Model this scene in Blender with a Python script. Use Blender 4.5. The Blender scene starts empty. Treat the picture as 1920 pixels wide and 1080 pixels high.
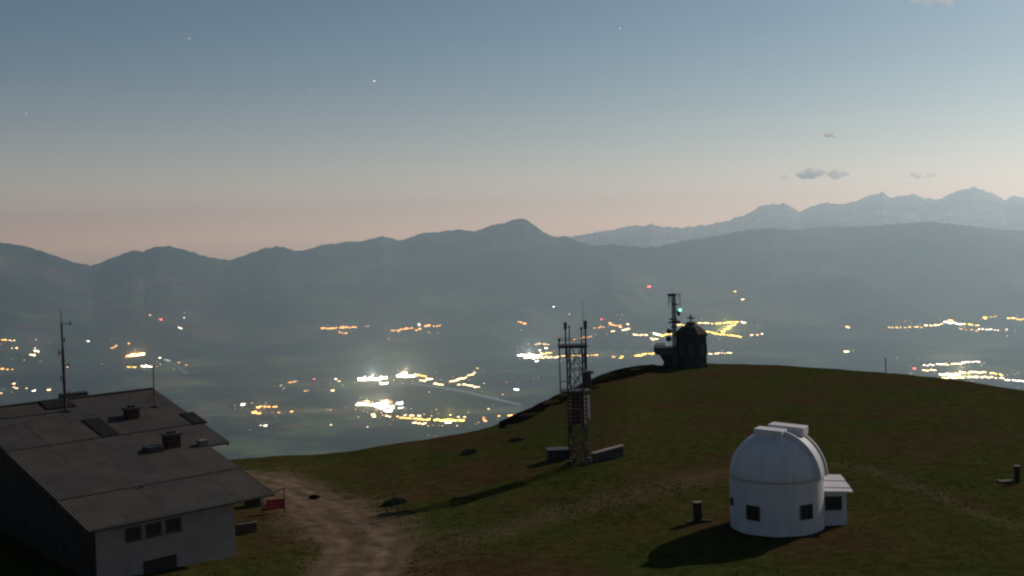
import bpy, math, random
import numpy as np
from mathutils import Vector, Matrix
random.seed(7)
R = math.radians
scene = bpy.context.scene
col = scene.collection

# ------------------------------------------------------------------ camera
CAM_H = 15.0
F_PX = 2200.0                                   # focal length in photo pixels (1920 wide)
PITCH, ROLL = R(2.836), R(-1.6)
cam_d = bpy.data.cameras.new('camera')
cam_d.sensor_width = 36.0
cam_d.lens = 36.0 * F_PX / 1920.0
cam_d.clip_start = 0.5
cam_d.clip_end = 400000.0
cam = bpy.data.objects.new('camera', cam_d)
col.objects.link(cam)
CAM_R = Matrix.Rotation(math.pi / 2 - PITCH, 3, 'X') @ Matrix.Rotation(ROLL, 3, 'Z')
cam.matrix_world = Matrix.Translation((0, 0, CAM_H)) @ CAM_R.to_4x4()
scene.camera = cam

# ------------------------------------------------------------------ moonlit sky and moon (the one sun lamp)
MOON_AZ, MOON_EL = R(47.0), R(29.5)             # azimuth clockwise from +Y
world = bpy.data.worlds.new('World')
scene.world = world
world.use_nodes = True
wn, wl = world.node_tree.nodes, world.node_tree.links
wn.clear()
w_out = wn.new('ShaderNodeOutputWorld')
w_bg = wn.new('ShaderNodeBackground')
w_bg.inputs['Strength'].default_value = 0.040
w_sky = wn.new('ShaderNodeTexSky')
w_sky.sky_type = 'NISHITA'
w_sky.sun_disc = False
w_sky.sun_elevation = MOON_EL
w_sky.sun_rotation = MOON_AZ
w_sky.altitude = 1900.0
w_sky.air_density = 1.0
w_sky.dust_density = 2.2
w_sky.ozone_density = 1.0
# warm glow of the lowland towns that hangs along the whole horizon
w_tc = wn.new('ShaderNodeTexCoord')
w_sep = wn.new('ShaderNodeSeparateXYZ')
w_abs = wn.new('ShaderNodeMath'); w_abs.operation = 'ABSOLUTE'
w_mul = wn.new('ShaderNodeMath'); w_mul.operation = 'MULTIPLY'; w_mul.inputs[1].default_value = -21.0
w_exp = wn.new('ShaderNodeMath'); w_exp.operation = 'EXPONENT'
w_mulc = wn.new('ShaderNodeVectorMath'); w_mulc.operation = 'SCALE'
w_mulc.inputs[0].default_value = (16.6, 13.2, 10.7)
w_add = wn.new('ShaderNodeVectorMath'); w_add.operation = 'ADD'
wl.new(w_tc.outputs['Generated'], w_sep.inputs[0])
wl.new(w_sep.outputs['Z'], w_abs.inputs[0])
wl.new(w_abs.outputs[0], w_mul.inputs[0])
wl.new(w_mul.outputs[0], w_exp.inputs[0])
wl.new(w_exp.outputs[0], w_mulc.inputs['Scale'])
w_tint = wn.new('ShaderNodeVectorMath'); w_tint.operation = 'MULTIPLY'
w_tint.inputs[1].default_value = (0.87, 1.02, 1.05)        # night airglow leans green
wl.new(w_sky.outputs[0], w_tint.inputs[0])
wl.new(w_tint.outputs[0], w_add.inputs[0])
wl.new(w_mulc.outputs[0], w_add.inputs[1])
wl.new(w_add.outputs[0], w_bg.inputs['Color'])
wl.new(w_bg.outputs[0], w_out.inputs['Surface'])

moon_d = bpy.data.lights.new('moonlight', 'SUN')
moon_d.energy = 2.7
moon_d.angle = R(0.5)
moon_d.color = (1.0, 0.93, 0.84)
moon = bpy.data.objects.new('moonlight', moon_d)
col.objects.link(moon)
to_moon = Vector((math.sin(MOON_AZ) * math.cos(MOON_EL), math.cos(MOON_AZ) * math.cos(MOON_EL), math.sin(MOON_EL)))
moon.rotation_euler = to_moon.to_track_quat('Z', 'Y').to_euler()
moon.location = (0, 0, 60)

scene.view_settings.view_transform = 'Standard'
scene.view_settings.look = 'None'
scene.view_settings.gamma = 1.0
scene.view_settings.exposure = 0.0
scene.render.engine = 'CYCLES'
scene.cycles.use_denoising = True
scene.cycles.denoiser = "OPENIMAGEDENOISE"
scene.cycles.volume_bounces = 2
scene.cycles.max_bounces = 6
scene.cycles.sample_clamp_indirect = 0.3
scene.cycles.use_light_tree = True
scene.cycles.filter_width = 2.2                 # soft webcam lens

# ------------------------------------------------------------------ helpers
def ray(px, py):
    """direction of a photo pixel, for surveying where a thing stands on the ground"""
    return CAM_R @ Vector(((px - 960) / F_PX, (540 - py) / F_PX, -1.0))

def hash2(ix, iy, seed):
    n = (ix.astype(np.int64) * 374761393 + iy.astype(np.int64) * 668265263 + seed * 974711) & 0xffffffff
    n = ((n ^ (n >> 13)) * 1274126177) & 0xffffffff
    return ((n ^ (n >> 16)) & 0xffff) / 65535.0

def vnoise(x, y, seed=0):
    x = np.asarray(x, float); y = np.asarray(y, float)
    ix, iy = np.floor(x), np.floor(y)
    fx, fy = x - ix, y - iy
    fx = fx * fx * (3 - 2 * fx); fy = fy * fy * (3 - 2 * fy)
    a, b = hash2(ix, iy, seed), hash2(ix + 1, iy, seed)
    c, d = hash2(ix, iy + 1, seed), hash2(ix + 1, iy + 1, seed)
    return (a * (1 - fx) + b * fx) * (1 - fy) + (c * (1 - fx) + d * fx) * fy * 1.0

def fbm(x, y, seed=0, octv=4, ridged=False):
    s = 0.0; a = 1.0; t = 0.0
    for i in range(octv):
        n = vnoise(np.asarray(x) * 2 ** i + 17.3 * i, np.asarray(y) * 2 ** i - 9.1 * i, seed + i)
        if ridged:
            n = 1 - abs(2 * n - 1)
        s = s + a * n; t += a; a *= 0.5
    return s / t

def sstep(a, b, x):
    t = np.clip((np.asarray(x, float) - a) / (b - a), 0, 1)
    return t * t * (3 - 2 * t)

# ------------------------------------------------------------------ materials
MATS = {}
def mat(name, color, rough=0.8, var=0.25, scale=4.0, metal=0.0, bump=0.0, emit=None, emit_s=0.0, color2=None, spec=0.3):
    if name in MATS:
        return MATS[name]
    m = bpy.data.materials.new(name)
    m.use_nodes = True
    nt = m.node_tree
    b = nt.nodes['Principled BSDF']
    b.inputs['Roughness'].default_value = rough
    b.inputs['Metallic'].default_value = metal
    b.inputs['Specular IOR Level'].default_value = spec
    tc = nt.nodes.new('ShaderNodeTexCoord')
    nz = nt.nodes.new('ShaderNodeTexNoise')
    nz.inputs['Scale'].default_value = scale
    nz.inputs['Detail'].default_value = 5.0
    nt.links.new(tc.outputs['Object'], nz.inputs['Vector'])
    rp = nt.nodes.new('ShaderNodeValToRGB')
    c2 = color2 or tuple(max(0, c * (1 + var)) for c in color)
    c1 = tuple(c * (1 - var) for c in color)
    rp.color_ramp.elements[0].position = 0.3
    rp.color_ramp.elements[1].position = 0.7
    rp.color_ramp.elements[0].color = (*c1, 1)
    rp.color_ramp.elements[1].color = (*c2, 1)
    nt.links.new(nz.outputs['Fac'], rp.inputs['Fac'])
    nt.links.new(rp.outputs['Color'], b.inputs['Base Color'])
    if bump:
        bp = nt.nodes.new('ShaderNodeBump')
        bp.inputs['Strength'].default_value = bump
        bp.inputs['Distance'].default_value = 0.05
        nt.links.new(nz.outputs['Fac'], bp.inputs['Height'])
        nt.links.new(bp.outputs['Normal'], b.inputs['Normal'])
    if emit:
        b.inputs['Emission Color'].default_value = (*emit, 1)
        b.inputs['Emission Strength'].default_value = emit_s
        m.cycles.emission_sampling = 'NONE'
    MATS[name] = m
    return m

M_WHITE = mat('white dome paint', (0.56, 0.53, 0.535), 0.65, 0.1, 1.2, color2=(0.60, 0.57, 0.57))
for _m in (M_WHITE,):                          # rain streaks run down the shell
    _t = _m.node_tree; _nz = [n for n in _t.nodes if n.type == 'TEX_NOISE'][0]; _tc = [n for n in _t.nodes if n.type == 'TEX_COORD'][0]
    _mp = _t.nodes.new('ShaderNodeMapping'); _mp.inputs['Scale'].default_value = (2.2, 2.2, 0.35)
    _t.links.new(_tc.outputs['Object'], _mp.inputs['Vector']); _t.links.new(_mp.outputs['Vector'], _nz.inputs['Vector'])
M_PLASTER = mat('pale plaster', (0.265, 0.215, 0.19), 0.9, 0.15, 1.6, bump=0.2)
M_ROOF = mat('weathered roof sheet', (0.039, 0.032, 0.026), 0.75, 0.28, 0.7)
M_WOOD = mat('dark tarred wood', (0.035, 0.026, 0.02), 0.9, 0.4, 3.0)
M_TIMBER = mat('grey timber', (0.13, 0.11, 0.09), 0.85, 0.3, 5.0)
M_HATCH = mat('bitumen hatch cover', (0.012, 0.012, 0.012), 0.95, 0.3, 3.0, spec=0.1)
M_DARK = mat('dark glass', (0.010, 0.011, 0.013), 0.3, 0.2, 3.0, spec=0.5)
M_STEEL = mat('galvanised steel', (0.09, 0.09, 0.09), 0.6, 0.25, 6.0, metal=0.3)
M_DKSTEEL = mat('dark painted steel', (0.03, 0.027, 0.027), 0.6, 0.3, 6.0)
M_RUST = mat('red brown painted steel', (0.062, 0.024, 0.019), 0.7, 0.35, 6.0)
M_BRICK = mat('red brick', (0.055, 0.022, 0.017), 0.9, 0.35, 9.0)
M_MORTAR = mat('mortar', (0.05, 0.045, 0.04), 0.95, 0.2, 9.0)
M_RED = mat('red paint', (0.30, 0.014, 0.016), 0.5, 0.15, 3.0)
M_CONC = mat('concrete', (0.062, 0.056, 0.054), 0.9, 0.25, 3.0, bump=0.2)
M_STONE = mat('dark rubble stone', (0.032, 0.028, 0.026), 0.95, 0.4, 5.0)
M_PANELW = mat('white antenna shell', (0.55, 0.54, 0.52), 0.5, 0.08, 3.0)
M_FRAME = mat('window frame wood', (0.10, 0.075, 0.06), 0.8, 0.2, 6.0)

# ------------------------------------------------------------------ mesh builder
class MB:
    def __init__(self):
        self.v = []; self.f = []
    def add(self, vs, fs):
        o = len(self.v)
        self.v.extend([tuple(p) for p in vs])
        self.f.extend([tuple(i + o for i in q) for q in fs])
        return self
    def box(self, c, s, rz=0.0, taper=1.0):
        cx, cy, cz = c; x, y, z = s[0] / 2, s[1] / 2, s[2] / 2
        vs = []
        for dz in (-z, z):
            k = taper if dz > 0 else 1.0
            for dx, dy in ((-x, -y), (x, -y), (x, y), (-x, y)):
                a, b = dx * k, dy * k
                vs.append((cx + a * math.cos(rz) - b * math.sin(rz), cy + a * math.sin(rz) + b * math.cos(rz), cz + dz))
        return self.add(vs, [(3, 2, 1, 0), (4, 5, 6, 7), (0, 1, 5, 4), (1, 2, 6, 5), (2, 3, 7, 6), (3, 0, 4, 7)])
    def tube(self, a, b, r, n=6, r2=None):
        a, b = Vector(a), Vector(b)
        r2 = r if r2 is None else r2
        d = (b - a).normalized()
        s = d.orthogonal().normalized(); t = d.cross(s)
        vs = []
        for p, q in ((a, r), (b, r2)):
            for i in range(n):
                an = 2 * math.pi * i / n
                vs.append(p + s * (q * math.cos(an)) + t * (q * math.sin(an)))
        fs = [(i, (i + 1) % n, n + (i + 1) % n, n + i) for i in range(n)]
        fs += [tuple(range(n - 1, -1, -1)), tuple(range(n, 2 * n))]
        return self.add(vs, fs)
    def lathe(self, prof, n=32, c=(0, 0, 0), a0=0.0):
        vs = []; fs = []
        for (r, z) in prof:
            for i in range(n):
                an = a0 + 2 * math.pi * i / n
                vs.append((c[0] + r * math.cos(an), c[1] + r * math.sin(an), c[2] + z))
        for k in range(len(prof) - 1):
            for i in range(n):
                j = (i + 1) % n
                fs.append((k * n + i, k * n + j, (k + 1) * n + j, (k + 1) * n + i))
        fs.append(tuple(range(n - 1, -1, -1)))
        fs.append(tuple((len(prof) - 1) * n + i for i in range(n)))
        return self.add(vs, fs)
    def prism(self, poly, a, b):
        """poly of (x, z) swept from y=a to y=b"""
        n = len(poly)
        vs = [(x, a, z) for x, z in poly] + [(x, b, z) for x, z in poly]
        fs = [(i, (i + 1) % n, n + (i + 1) % n, n + i) for i in range(n)]
        fs += [tuple(range(n - 1, -1, -1)), tuple(range(n, 2 * n))]
        return self.add(vs, fs)
    def mesh(self, name, m):
        me = bpy.data.meshes.new(name)
        me.from_pydata(self.v, [], self.f)
        me.validate(); 
        import bmesh
        bm = bmesh.new(); bm.from_mesh(me)
        bmesh.ops.recalc_face_normals(bm, faces=bm.faces)
        bm.to_mesh(me); bm.free()
        if m: me.materials.append(m)
        return me
    def build(self, name, m, parent=None, smooth=False, bevel=0.0):
        me = self.mesh(name, m)
        if smooth:
            me.shade_smooth() if hasattr(me, 'shade_smooth') else None
        o = bpy.data.objects.new(name, me)
        col.objects.link(o)
        if parent: o.parent = parent
        if bevel:
            b = o.modifiers.new('bevel', 'BEVEL'); b.width = bevel; b.segments = 2; b.limit_method = 'ANGLE'
        return o

def tag(o, label=None, cat=None, group=None, kind=None):
    if label: o['label'] = label
    if cat: o['category'] = cat
    if group: o['group'] = group
    if kind: o['kind'] = kind
    return o
def thing(name, label, cat, loc, rz=0.0, group=None):
    o = bpy.data.objects.new(name, None)
    o.empty_display_size = 0.3
    col.objects.link(o)
    o.location = loc; o.rotation_euler = (0, 0, rz)
    return tag(o, label, cat, group)
def grid_object(name, X, Y, Z, m, kind='structure', attrs=None, wrap=False):
    nr, nc = X.shape
    me = bpy.data.meshes.new(name)
    v = np.stack([X, Y, Z], -1).reshape(-1, 3)
    idx = np.arange(nr * nc).reshape(nr, nc)
    q = np.stack([idx[:-1, :-1], idx[:-1, 1:], idx[1:, 1:], idx[1:, :-1]], -1).reshape(-1, 4)
    me.from_pydata(v.tolist(), [], q.tolist())
    for k, a in (attrs or {}).items():
        at = me.attributes.new(k, 'FLOAT', 'POINT')
        at.data.foreach_set('value', np.asarray(a, np.float32).ravel())
    me.shade_smooth()
    me.materials.append(m)
    o = bpy.data.objects.new(name, me)
    col.objects.link(o)
    if kind: o['kind'] = kind
    return o

# ------------------------------------------------------------------ summit terrain
# crest of the summit meadow: photo column, crest distance (m), crest row
CREST = np.array([(-900, 70, 905), (0, 78, 885), (420, 84, 872), (520, 86, 864), (600, 88, 861), (660, 89, 854), (700, 90, 846), (750, 91, 838),
                  (800, 93, 830), (860, 94, 819), (900, 95, 811), (925, 96, 804), (960, 100, 785), (1000, 104, 766), (1060, 110, 738),
                  (1100, 114, 717), (1140, 118, 701), (1170, 121, 692), (1200, 124, 687), (1250, 127, 685), (1330, 128, 682), (1450, 126, 685),
                  (1600, 120, 695), (1700, 116, 703), (1800, 112, 715), (1920, 108, 735), (2300, 98, 795), (3200, 80, 900)], float)
_caz = []; _cz = []
for px, D, py in CREST:
    d = ray(px, py)
    az = math.atan2(d.x, d.y)
    _caz.append(az); _cz.append(CAM_H + d.z / math.hypot(d.x, d.y) * D)
_caz = np.array(_caz); _cz = np.array(_cz); _cd = CREST[:, 1]

def H(x, y):
    """height of the summit meadow and its flanks"""
    x = np.asarray(x, float); y = np.asarray(y, float)
    r = np.hypot(x, y) + 1e-6
    az = np.arctan2(x, y)
    D = np.interp(az, _caz, _cd); ze = np.interp(az, _caz, _cz)
    t = np.clip((r - 45) / np.maximum(D - 45, 5), 0, 1)
    z = ze * t * t * (3 - 2 * t)
    z = z + 0.28 * (fbm(x / 9, y / 9, 3, 3) - 0.5) * sstep(30, 60, r) * (1 - 0.6 * t) + 0.15 * (fbm(x / 1.9, y / 1.9, 8, 3) - 0.5)
    out = np.maximum(r - D, 0)
    drop = np.where(out < 60, 0.0055 * out ** 2 + 0.10 * out, 0.0055 * 3600 + 6 + (out - 60) * 0.62)
    z = z - drop + np.where(out > 30, (fbm(x / 160, y / 160, 5, 4) - 0.5) * np.minimum(out * 0.08, 120), 0)
    return z
def h(x, y): return float(H(x, y))
def ground(px, py):
    """where the line of sight through a photo pixel meets the meadow"""
    d = ray(px, py); t0 = 20.0; c = Vector((0, 0, CAM_H))
    t = t0
    while t < 400:
        p = c + d * t
        if p.z < h(p.x, p.y):
            lo, hi = t - 0.5, t
            for _ in range(20):
                mid = (lo + hi) / 2; p = c + d * mid
                if p.z < h(p.x, p.y): hi = mid
                else: lo = mid
            p = c + d * hi
            return Vector((p.x, p.y, h(p.x, p.y)))
        t += 0.5
    return ground(px, py + 1.0)                  # just over the crest: step back onto it

def seg_dist(X, Y, pts):
    best = np.full(X.shape, 1e9)
    for (ax, ay), (bx, by) in zip(pts[:-1], pts[1:]):
        dx, dy = bx - ax, by - ay
        t = np.clip(((X - ax) * dx + (Y - ay) * dy) / (dx * dx + dy * dy), 0, 1)
        best = np.minimum(best, np.hypot(X - ax - t * dx, Y - ay - t * dy))
    return best
def survey(pxs): return [tuple(ground(*p)[:2]) for p in pxs]
TRACK = survey([(470, 893), (545, 912), (600, 945), (655, 985), (690, 1020), (680, 1060)])
_e = Vector(TRACK[-1]) - Vector(TRACK[-2])
TRACK += [tuple(Vector(TRACK[-1]) + _e.normalized() * 8 + Vector((-1.2, 0))), tuple(Vector(TRACK[-1]) + _e.normalized() * 22 + Vector((-6, 0)))]
PATH_A = survey([(735, 1050), (880, 1012), (1000, 975), (1120, 940), (1240, 915), (1345, 890)])
PATH_B = survey([(1560, 868), (1640, 885), (1730, 920), (1820, 955), (1915, 990)])

def bare_mask(X, Y):
    n = fbm(X / 2.6, Y / 2.6, 21, 4); n2 = fbm(X / 0.8, Y / 0.8, 22, 3)
    d = seg_dist(X, Y, TRACK) + (n - 0.5) * 0.5
    rut = np.exp(-((d - 0.85) / 0.28) ** 2)
    a = 0.66 * (1 - sstep(0.8, 4.8, d + (n - 0.5) * 4.0)) + 0.55 * rut * (0.4 + n) + 0.25 * np.exp(-((d - 1.9) / 0.3) ** 2) * (n > .45)
    b = 0.22 * (1 - sstep(0.3, 2.4, seg_dist(X, Y, PATH_A) + (n - 0.5) * 2.4))
    c = 0.22 * (1 - sstep(0.2, 1.3, seg_dist(X, Y, PATH_B) + (n - 0.5) * 1.6))
    return np.clip(np.maximum(np.maximum(a, b), c) * (0.55 + 0.9 * n2), 0, 1)

# ground material: patchy alpine turf worn through to gravel
def ground_material():
    m = bpy.data.materials.new('alpine turf and gravel'); m.use_nodes = True
    nt = m.node_tree; b = nt.nodes['Principled BSDF']
    b.inputs['Roughness'].default_value = 1.0; b.inputs['Specular IOR Level'].default_value = 0.0
    geo = nt.nodes.new('ShaderNodeNewGeometry')
    def noise(scale, detail=5, rough=0.6):
        n = nt.nodes.new('ShaderNodeTexNoise'); n.inputs['Scale'].default_value = scale
        n.inputs['Detail'].default_value = detail; n.inputs['Roughness'].default_value = rough
        nt.links.new(geo.outputs['Position'], n.inputs['Vector']); return n
    def ramp(src, stops):
        r = nt.nodes.new('ShaderNodeValToRGB')
        while len(r.color_ramp.elements) < len(stops): r.color_ramp.elements.new(0.5)
        for e, (p, c) in zip(r.color_ramp.elements, stops): e.position = p; e.color = (*c, 1)
        nt.links.new(src, r.inputs['Fac']); return r
    n1 = noise(0.11, 6, 0.62); n2 = noise(1.3, 6, 0.7); n3 = noise(0.9, 8, 0.75)
    turf = ramp(n1.outputs['Fac'], [(0.30, (0.054, 0.031, 0.016)), (0.44, (0.046, 0.035, 0.014)), (0.54, (0.038, 0.041, 0.011)), (0.72, (0.029, 0.041, 0.009))])
    fine = ramp(n2.outputs['Fac'], [(0.3, (0.60, 0.60, 0.60)), (0.7, (1.5, 1.42, 1.35))])
    mul = nt.nodes.new('ShaderNodeMix'); mul.data_type = 'RGBA'; mul.blend_type = 'MULTIPLY'; mul.inputs[0].default_value = 1.0
    nt.links.new(turf.outputs[0], mul.inputs[6]); nt.links.new(fine.outputs[0], mul.inputs[7])
    grav = ramp(n3.outputs['Fac'], [(0.3, (0.07, 0.042, 0.027)), (0.55, (0.165, 0.112, 0.078)), (0.75, (0.26, 0.19, 0.14))])
    at = nt.nodes.new('ShaderNodeAttribute'); at.attribute_name = 'bare'
    mx = nt.nodes.new('ShaderNodeMix'); mx.data_type = 'RGBA'
    nt.links.new(at.outputs['Fac'], mx.inputs[0])
    nt.links.new(mul.outputs[2], mx.inputs[6]); nt.links.new(grav.outputs[0], mx.inputs[7])
    nt.links.new(mx.outputs[2], b.inputs['Base Color'])
    bp = nt.nodes.new('ShaderNodeBump'); bp.inputs['Strength'].default_value = 0.6; bp.inputs['Distance'].default_value = 0.12
    nt.links.new(n2.outputs['Fac'], bp.inputs['Height']); nt.links.new(bp.outputs['Normal'], b.inputs['Normal'])
    return m
M_GROUND = ground_material()

rr = np.concatenate([np.linspace(1, 34, 14), np.linspace(35, 135, 290)[0:], 136 * (3600 / 136) ** np.linspace(0.01, 1, 70)])
aa = np.concatenate([np.linspace(-180, -34, 50)[:-1], np.linspace(-34, 34, 330), np.linspace(34, 180, 50)[1:]])
RR, AA = np.meshgrid(rr, np.radians(aa), indexing='ij')
GX, GY = RR * np.sin(AA), RR * np.cos(AA)
GZ = H(GX, GY)
GZ[0, :] = GZ[0].mean()
near = RR < 140
bare = np.where(near, bare_mask(GX, GY), 0)
GZ = GZ - 0.07 * bare
grid_object('summit_meadow', GX, GY, GZ, M_GROUND, attrs={'bare': bare})

# ------------------------------------------------------------------ valley floor
VALLEY_Z = -1405.0
def wooded(x, y):
    w = np.zeros(np.shape(x))
    for hx, hy, a, b, hh in HILLS:
        w = np.maximum(w, np.exp(-((np.asarray(x) - hx) / a) ** 2 - ((np.asarray(y) - hy) / b) ** 2))
    return sstep(.18, .5, w + (fbm(np.asarray(x) / 500, np.asarray(y) / 500, 48, 3) - .5) * .3)
def VH(x, y):
    x = np.asarray(x, float); y = np.asarray(y, float)
    z = VALLEY_Z + 30 * (fbm(x / 2600, y / 2600, 40, 4) - 0.5)
    # wooded hills that stand in the valley
    for hx, hy, a, b, hh in HILLS:
        z = z + hh * np.exp(-((x - hx) / a) ** 2 - ((y - hy) / b) ** 2) * (0.7 + 0.6 * fbm(x / 900, y / 900, 44, 3))
    return z
def flat(px, py, z):
    d = ray(px, py); t = (z - CAM_H) / d.z
    return Vector((0, 0, CAM_H)) + d * t
def _hill(px, py, a, b, hh):
    p = flat(px, py, VALLEY_Z); return (p.x, p.y, a, b, hh)
HILLS = [_hill(700, 642, 1000, 600, 150), _hill(860, 660, 900, 600, 190), _hill(560, 665, 900, 500, 110), _hill(440, 640, 800, 700, 130),
         _hill(330, 640, 700, 800, 70), _hill(1560, 650, 900, 900, 60), _hill(900, 690, 500, 420, 60)]

def valley_material(name, low, high, scale, dark):
    m = bpy.data.materials.new(name); m.use_nodes = True
    nt = m.node_tree; b = nt.nodes['Principled BSDF']
    b.inputs['Roughness'].default_value = 1.0; b.inputs['Specular IOR Level'].default_value = 0.0
    geo = nt.nodes.new('ShaderNodeNewGeometry')
    mp = nt.nodes.new('ShaderNodeVectorMath'); mp.operation = 'SCALE'; mp.inputs['Scale'].default_value = scale
    nt.links.new(geo.outputs['Position'], mp.inputs[0])
    n = nt.nodes.new('ShaderNodeTexNoise'); n.inputs['Scale'].default_value = 1.0; n.inputs['Detail'].default_value = 7; n.inputs['Roughness'].default_value = 0.66
    nt.links.new(mp.outputs[0], n.inputs['Vector'])
    v = nt.nodes.new('ShaderNodeTexVoronoi'); v.inputs['Scale'].default_value = 5.0
    nt.links.new(mp.outputs[0], v.inputs['Vector'])
    r = nt.nodes.new('ShaderNodeValToRGB')
    els = r.color_ramp.elements
    els[0].position = 0.40; els[0].color = (*dark, 1)
    els[1].position = 0.62; els[1].color = (*high, 1)
    e = els.new(0.5); e.color = (*low, 1)
    nt.links.new(n.outputs['Fac'], r.inputs['Fac'])
    mx = nt.nodes.new('ShaderNodeMix'); mx.data_type = 'RGBA'; mx.blend_type = 'MULTIPLY'; mx.inputs[0].default_value = 0.55
    nt.links.new(r.outputs[0], mx.inputs[6]); nt.links.new(v.outputs['Color'], mx.inputs[7])
    wd = nt.nodes.new('ShaderNodeAttribute'); wd.attribute_name = 'wood'
    m2 = nt.nodes.new('ShaderNodeMix'); m2.data_type = 'RGBA'; m2.inputs[7].default_value = (0.006, 0.010, 0.007, 1)
    nt.links.new(wd.outputs['Fac'], m2.inputs[0]); nt.links.new(mx.outputs[2], m2.inputs[6])
    nt.links.new(m2.outputs[2], b.inputs['Base Color'])
    return m
M_VALLEY = valley_material('valley woods and fields', (0.018, 0.024, 0.015), (0.15, 0.155, 0.08), 1 / 1100.0, (0.010, 0.014, 0.010))
M_FOREST = valley_material('mountain forest', (0.03, 0.04, 0.028), (0.12, 0.12, 0.09), 1 / 1500.0, (0.018, 0.026, 0.02))
M_ROCK = valley_material('limestone and snow', (0.12, 0.12, 0.12), (0.34, 0.34, 0.35), 1 / 700.0, (0.06, 0.065, 0.06))

vr = np.concatenate([[50.0, 1500.0], np.linspace(2600, 15500, 190), 15500 * (44000 / 15500) ** np.linspace(0.05, 1, 14)])
va = np.concatenate([np.linspace(-180, -32, 24)[:-1], np.linspace(-32, 32, 200), np.linspace(32, 180, 24)[1:]])
VR, VA = np.meshgrid(vr, np.radians(va), indexing='ij')
VX, VY = VR * np.sin(VA), VR * np.cos(VA)
grid_object('valley_floor', VX, VY, VH(VX, VY), M_VALLEY, attrs={'wood': wooded(VX, VY)})

# ------------------------------------------------------------------ mountain ranges
RANGE_A = [(-900, 425), (-500, 440), (-200, 432), (-80, 442), (0, 455), (40, 460), (80, 472), (120, 485), (150, 495), (172, 498), (195, 490), (215, 482), (245, 470),
           (268, 471), (290, 463), (315, 461), (345, 468), (375, 477), (410, 486), (430, 488), (455, 480), (490, 467), (515, 462), (535, 464), (555, 471),
           (575, 469), (600, 460), (640, 455), (680, 452), (700, 446), (720, 443), (748, 451), (775, 443), (800, 435), (830, 434), (860, 430), (890, 434),
           (905, 428), (925, 421), (945, 419), (960, 412), (975, 409), (985, 411), (1000, 421), (1020, 436), (1040, 444), (1060, 443), (1085, 452),
           (1110, 460), (1150, 458), (1180, 460), (1205, 465), (1240, 461), (1280, 452), (1340, 443), (1400, 431), (1440, 428), (1500, 432),
           (1530, 425), (1600, 425), (1680, 420), (1740, 415), (1800, 421), (1850, 428), (1920, 433), (2050, 425), (2300, 440), (2800, 430)]
RANGE_B = [(900, 452), (1040, 449), (1060, 446), (1090, 440), (1110, 436), (1135, 433), (1160, 430), (1175, 424), (1190, 423), (1210, 424), (1225, 421), (1240, 424), (1255, 426),
           (1290, 425), (1330, 422), (1345, 418), (1358, 417), (1370, 412), (1382, 408), (1390, 402), (1396, 405), (1410, 398), (1420, 390), (1430, 385), (1445, 382), (1458, 384),
           (1470, 381), (1482, 386), (1490, 391), (1500, 398), (1510, 391), (1530, 385), (1550, 381), (1580, 381), (1592, 378), (1605, 378), (1615, 372),
           (1625, 368), (1640, 367), (1648, 362), (1655, 359), (1661, 364), (1668, 371), (1690, 369), (1703, 367), (1715, 365), (1730, 370), (1745, 373), (1770, 371),
           (1780, 362), (1792, 359), (1800, 358), (1812, 354), (1825, 350), (1835, 353), (1845, 357), (1855, 360), (1865, 364), (1875, 370), (1885, 376), (1895, 370),
           (1905, 367), (1920, 371), (1960, 380), (2020, 366), (2100, 385), (2300, 395), (2800, 410)]
def range_mesh(name, prof, d_foot, d_crest, d_back, z_foot, m, seed, rough, ncol, nrow, jag):
    P = np.array(prof, float)
    az = []; tz = []
    for px, py in P:
        d = ray(px, py); az.append(math.atan2(d.x, d.y)); tz.append(d.z / math.hypot(d.x, d.y))
    a = np.linspace(az[0], az[-1], ncol)
    slope = np.interp(a, az, tz)
    cx, cy = np.sin(a), np.cos(a)
    Dc = d_crest + (fbm(a * 14 + 3, a * 0, seed, 3) - 0.5) * d_crest * 0.12
    zc = CAM_H + slope * Dc + (fbm(a * 500, a * 0 + 2, seed + 9, 4) - 0.5) * jag
    Df = d_foot + (fbm(a * 9 + 1, a * 0 + 5, seed + 2, 3) - 0.5) * d_foot * 0.16
    ts = np.concatenate([np.linspace(0, 1, nrow), 1 + np.linspace(0.08, 1, 10)])
    T = ts[:, None]
    Rr = np.where(T <= 1, Df + (Dc - Df) * T, Dc + (d_back - Dc) * (T - 1))
    X, Y = Rr * cx, Rr * cy
    up = np.clip(T, 0, 1); s = 0.42 * up + 0.58 * up ** 1.7
    Z = z_foot + (zc - z_foot) * s
    rg = fbm(X / rough, Y / rough, seed + 4, 5, ridged=True) - 0.55
    Z = Z + rg * (zc - z_foot) * 0.5 * np.sin(np.pi * np.clip(up, 0, 1)) ** 0.8
    # nothing in front may rise above the line of sight to the crest
    Z = np.where(T < 1, np.minimum(Z, CAM_H + (slope - 0.0015 * (1 - up) ** 0.5) * Rr), Z)
    Z = np.where(T > 1, zc - (T - 1) * (zc - z_foot) * 0.9, Z)
    Z[0] = z_foot - 120
    return grid_object(name, X, Y, Z, m), (X, Y, Z)
far_range, _ = range_mesh('far_mountain_range', RANGE_B, 24500, 33500, 39000, -700, M_ROCK, 71, 2600.0, 900, 40, 120)
near_range, NR = range_mesh('mountain_range', RANGE_A, 13600, 20000, 25500, VALLEY_Z - 15, M_FOREST, 51, 3000.0, 900, 64, 46)

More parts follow.
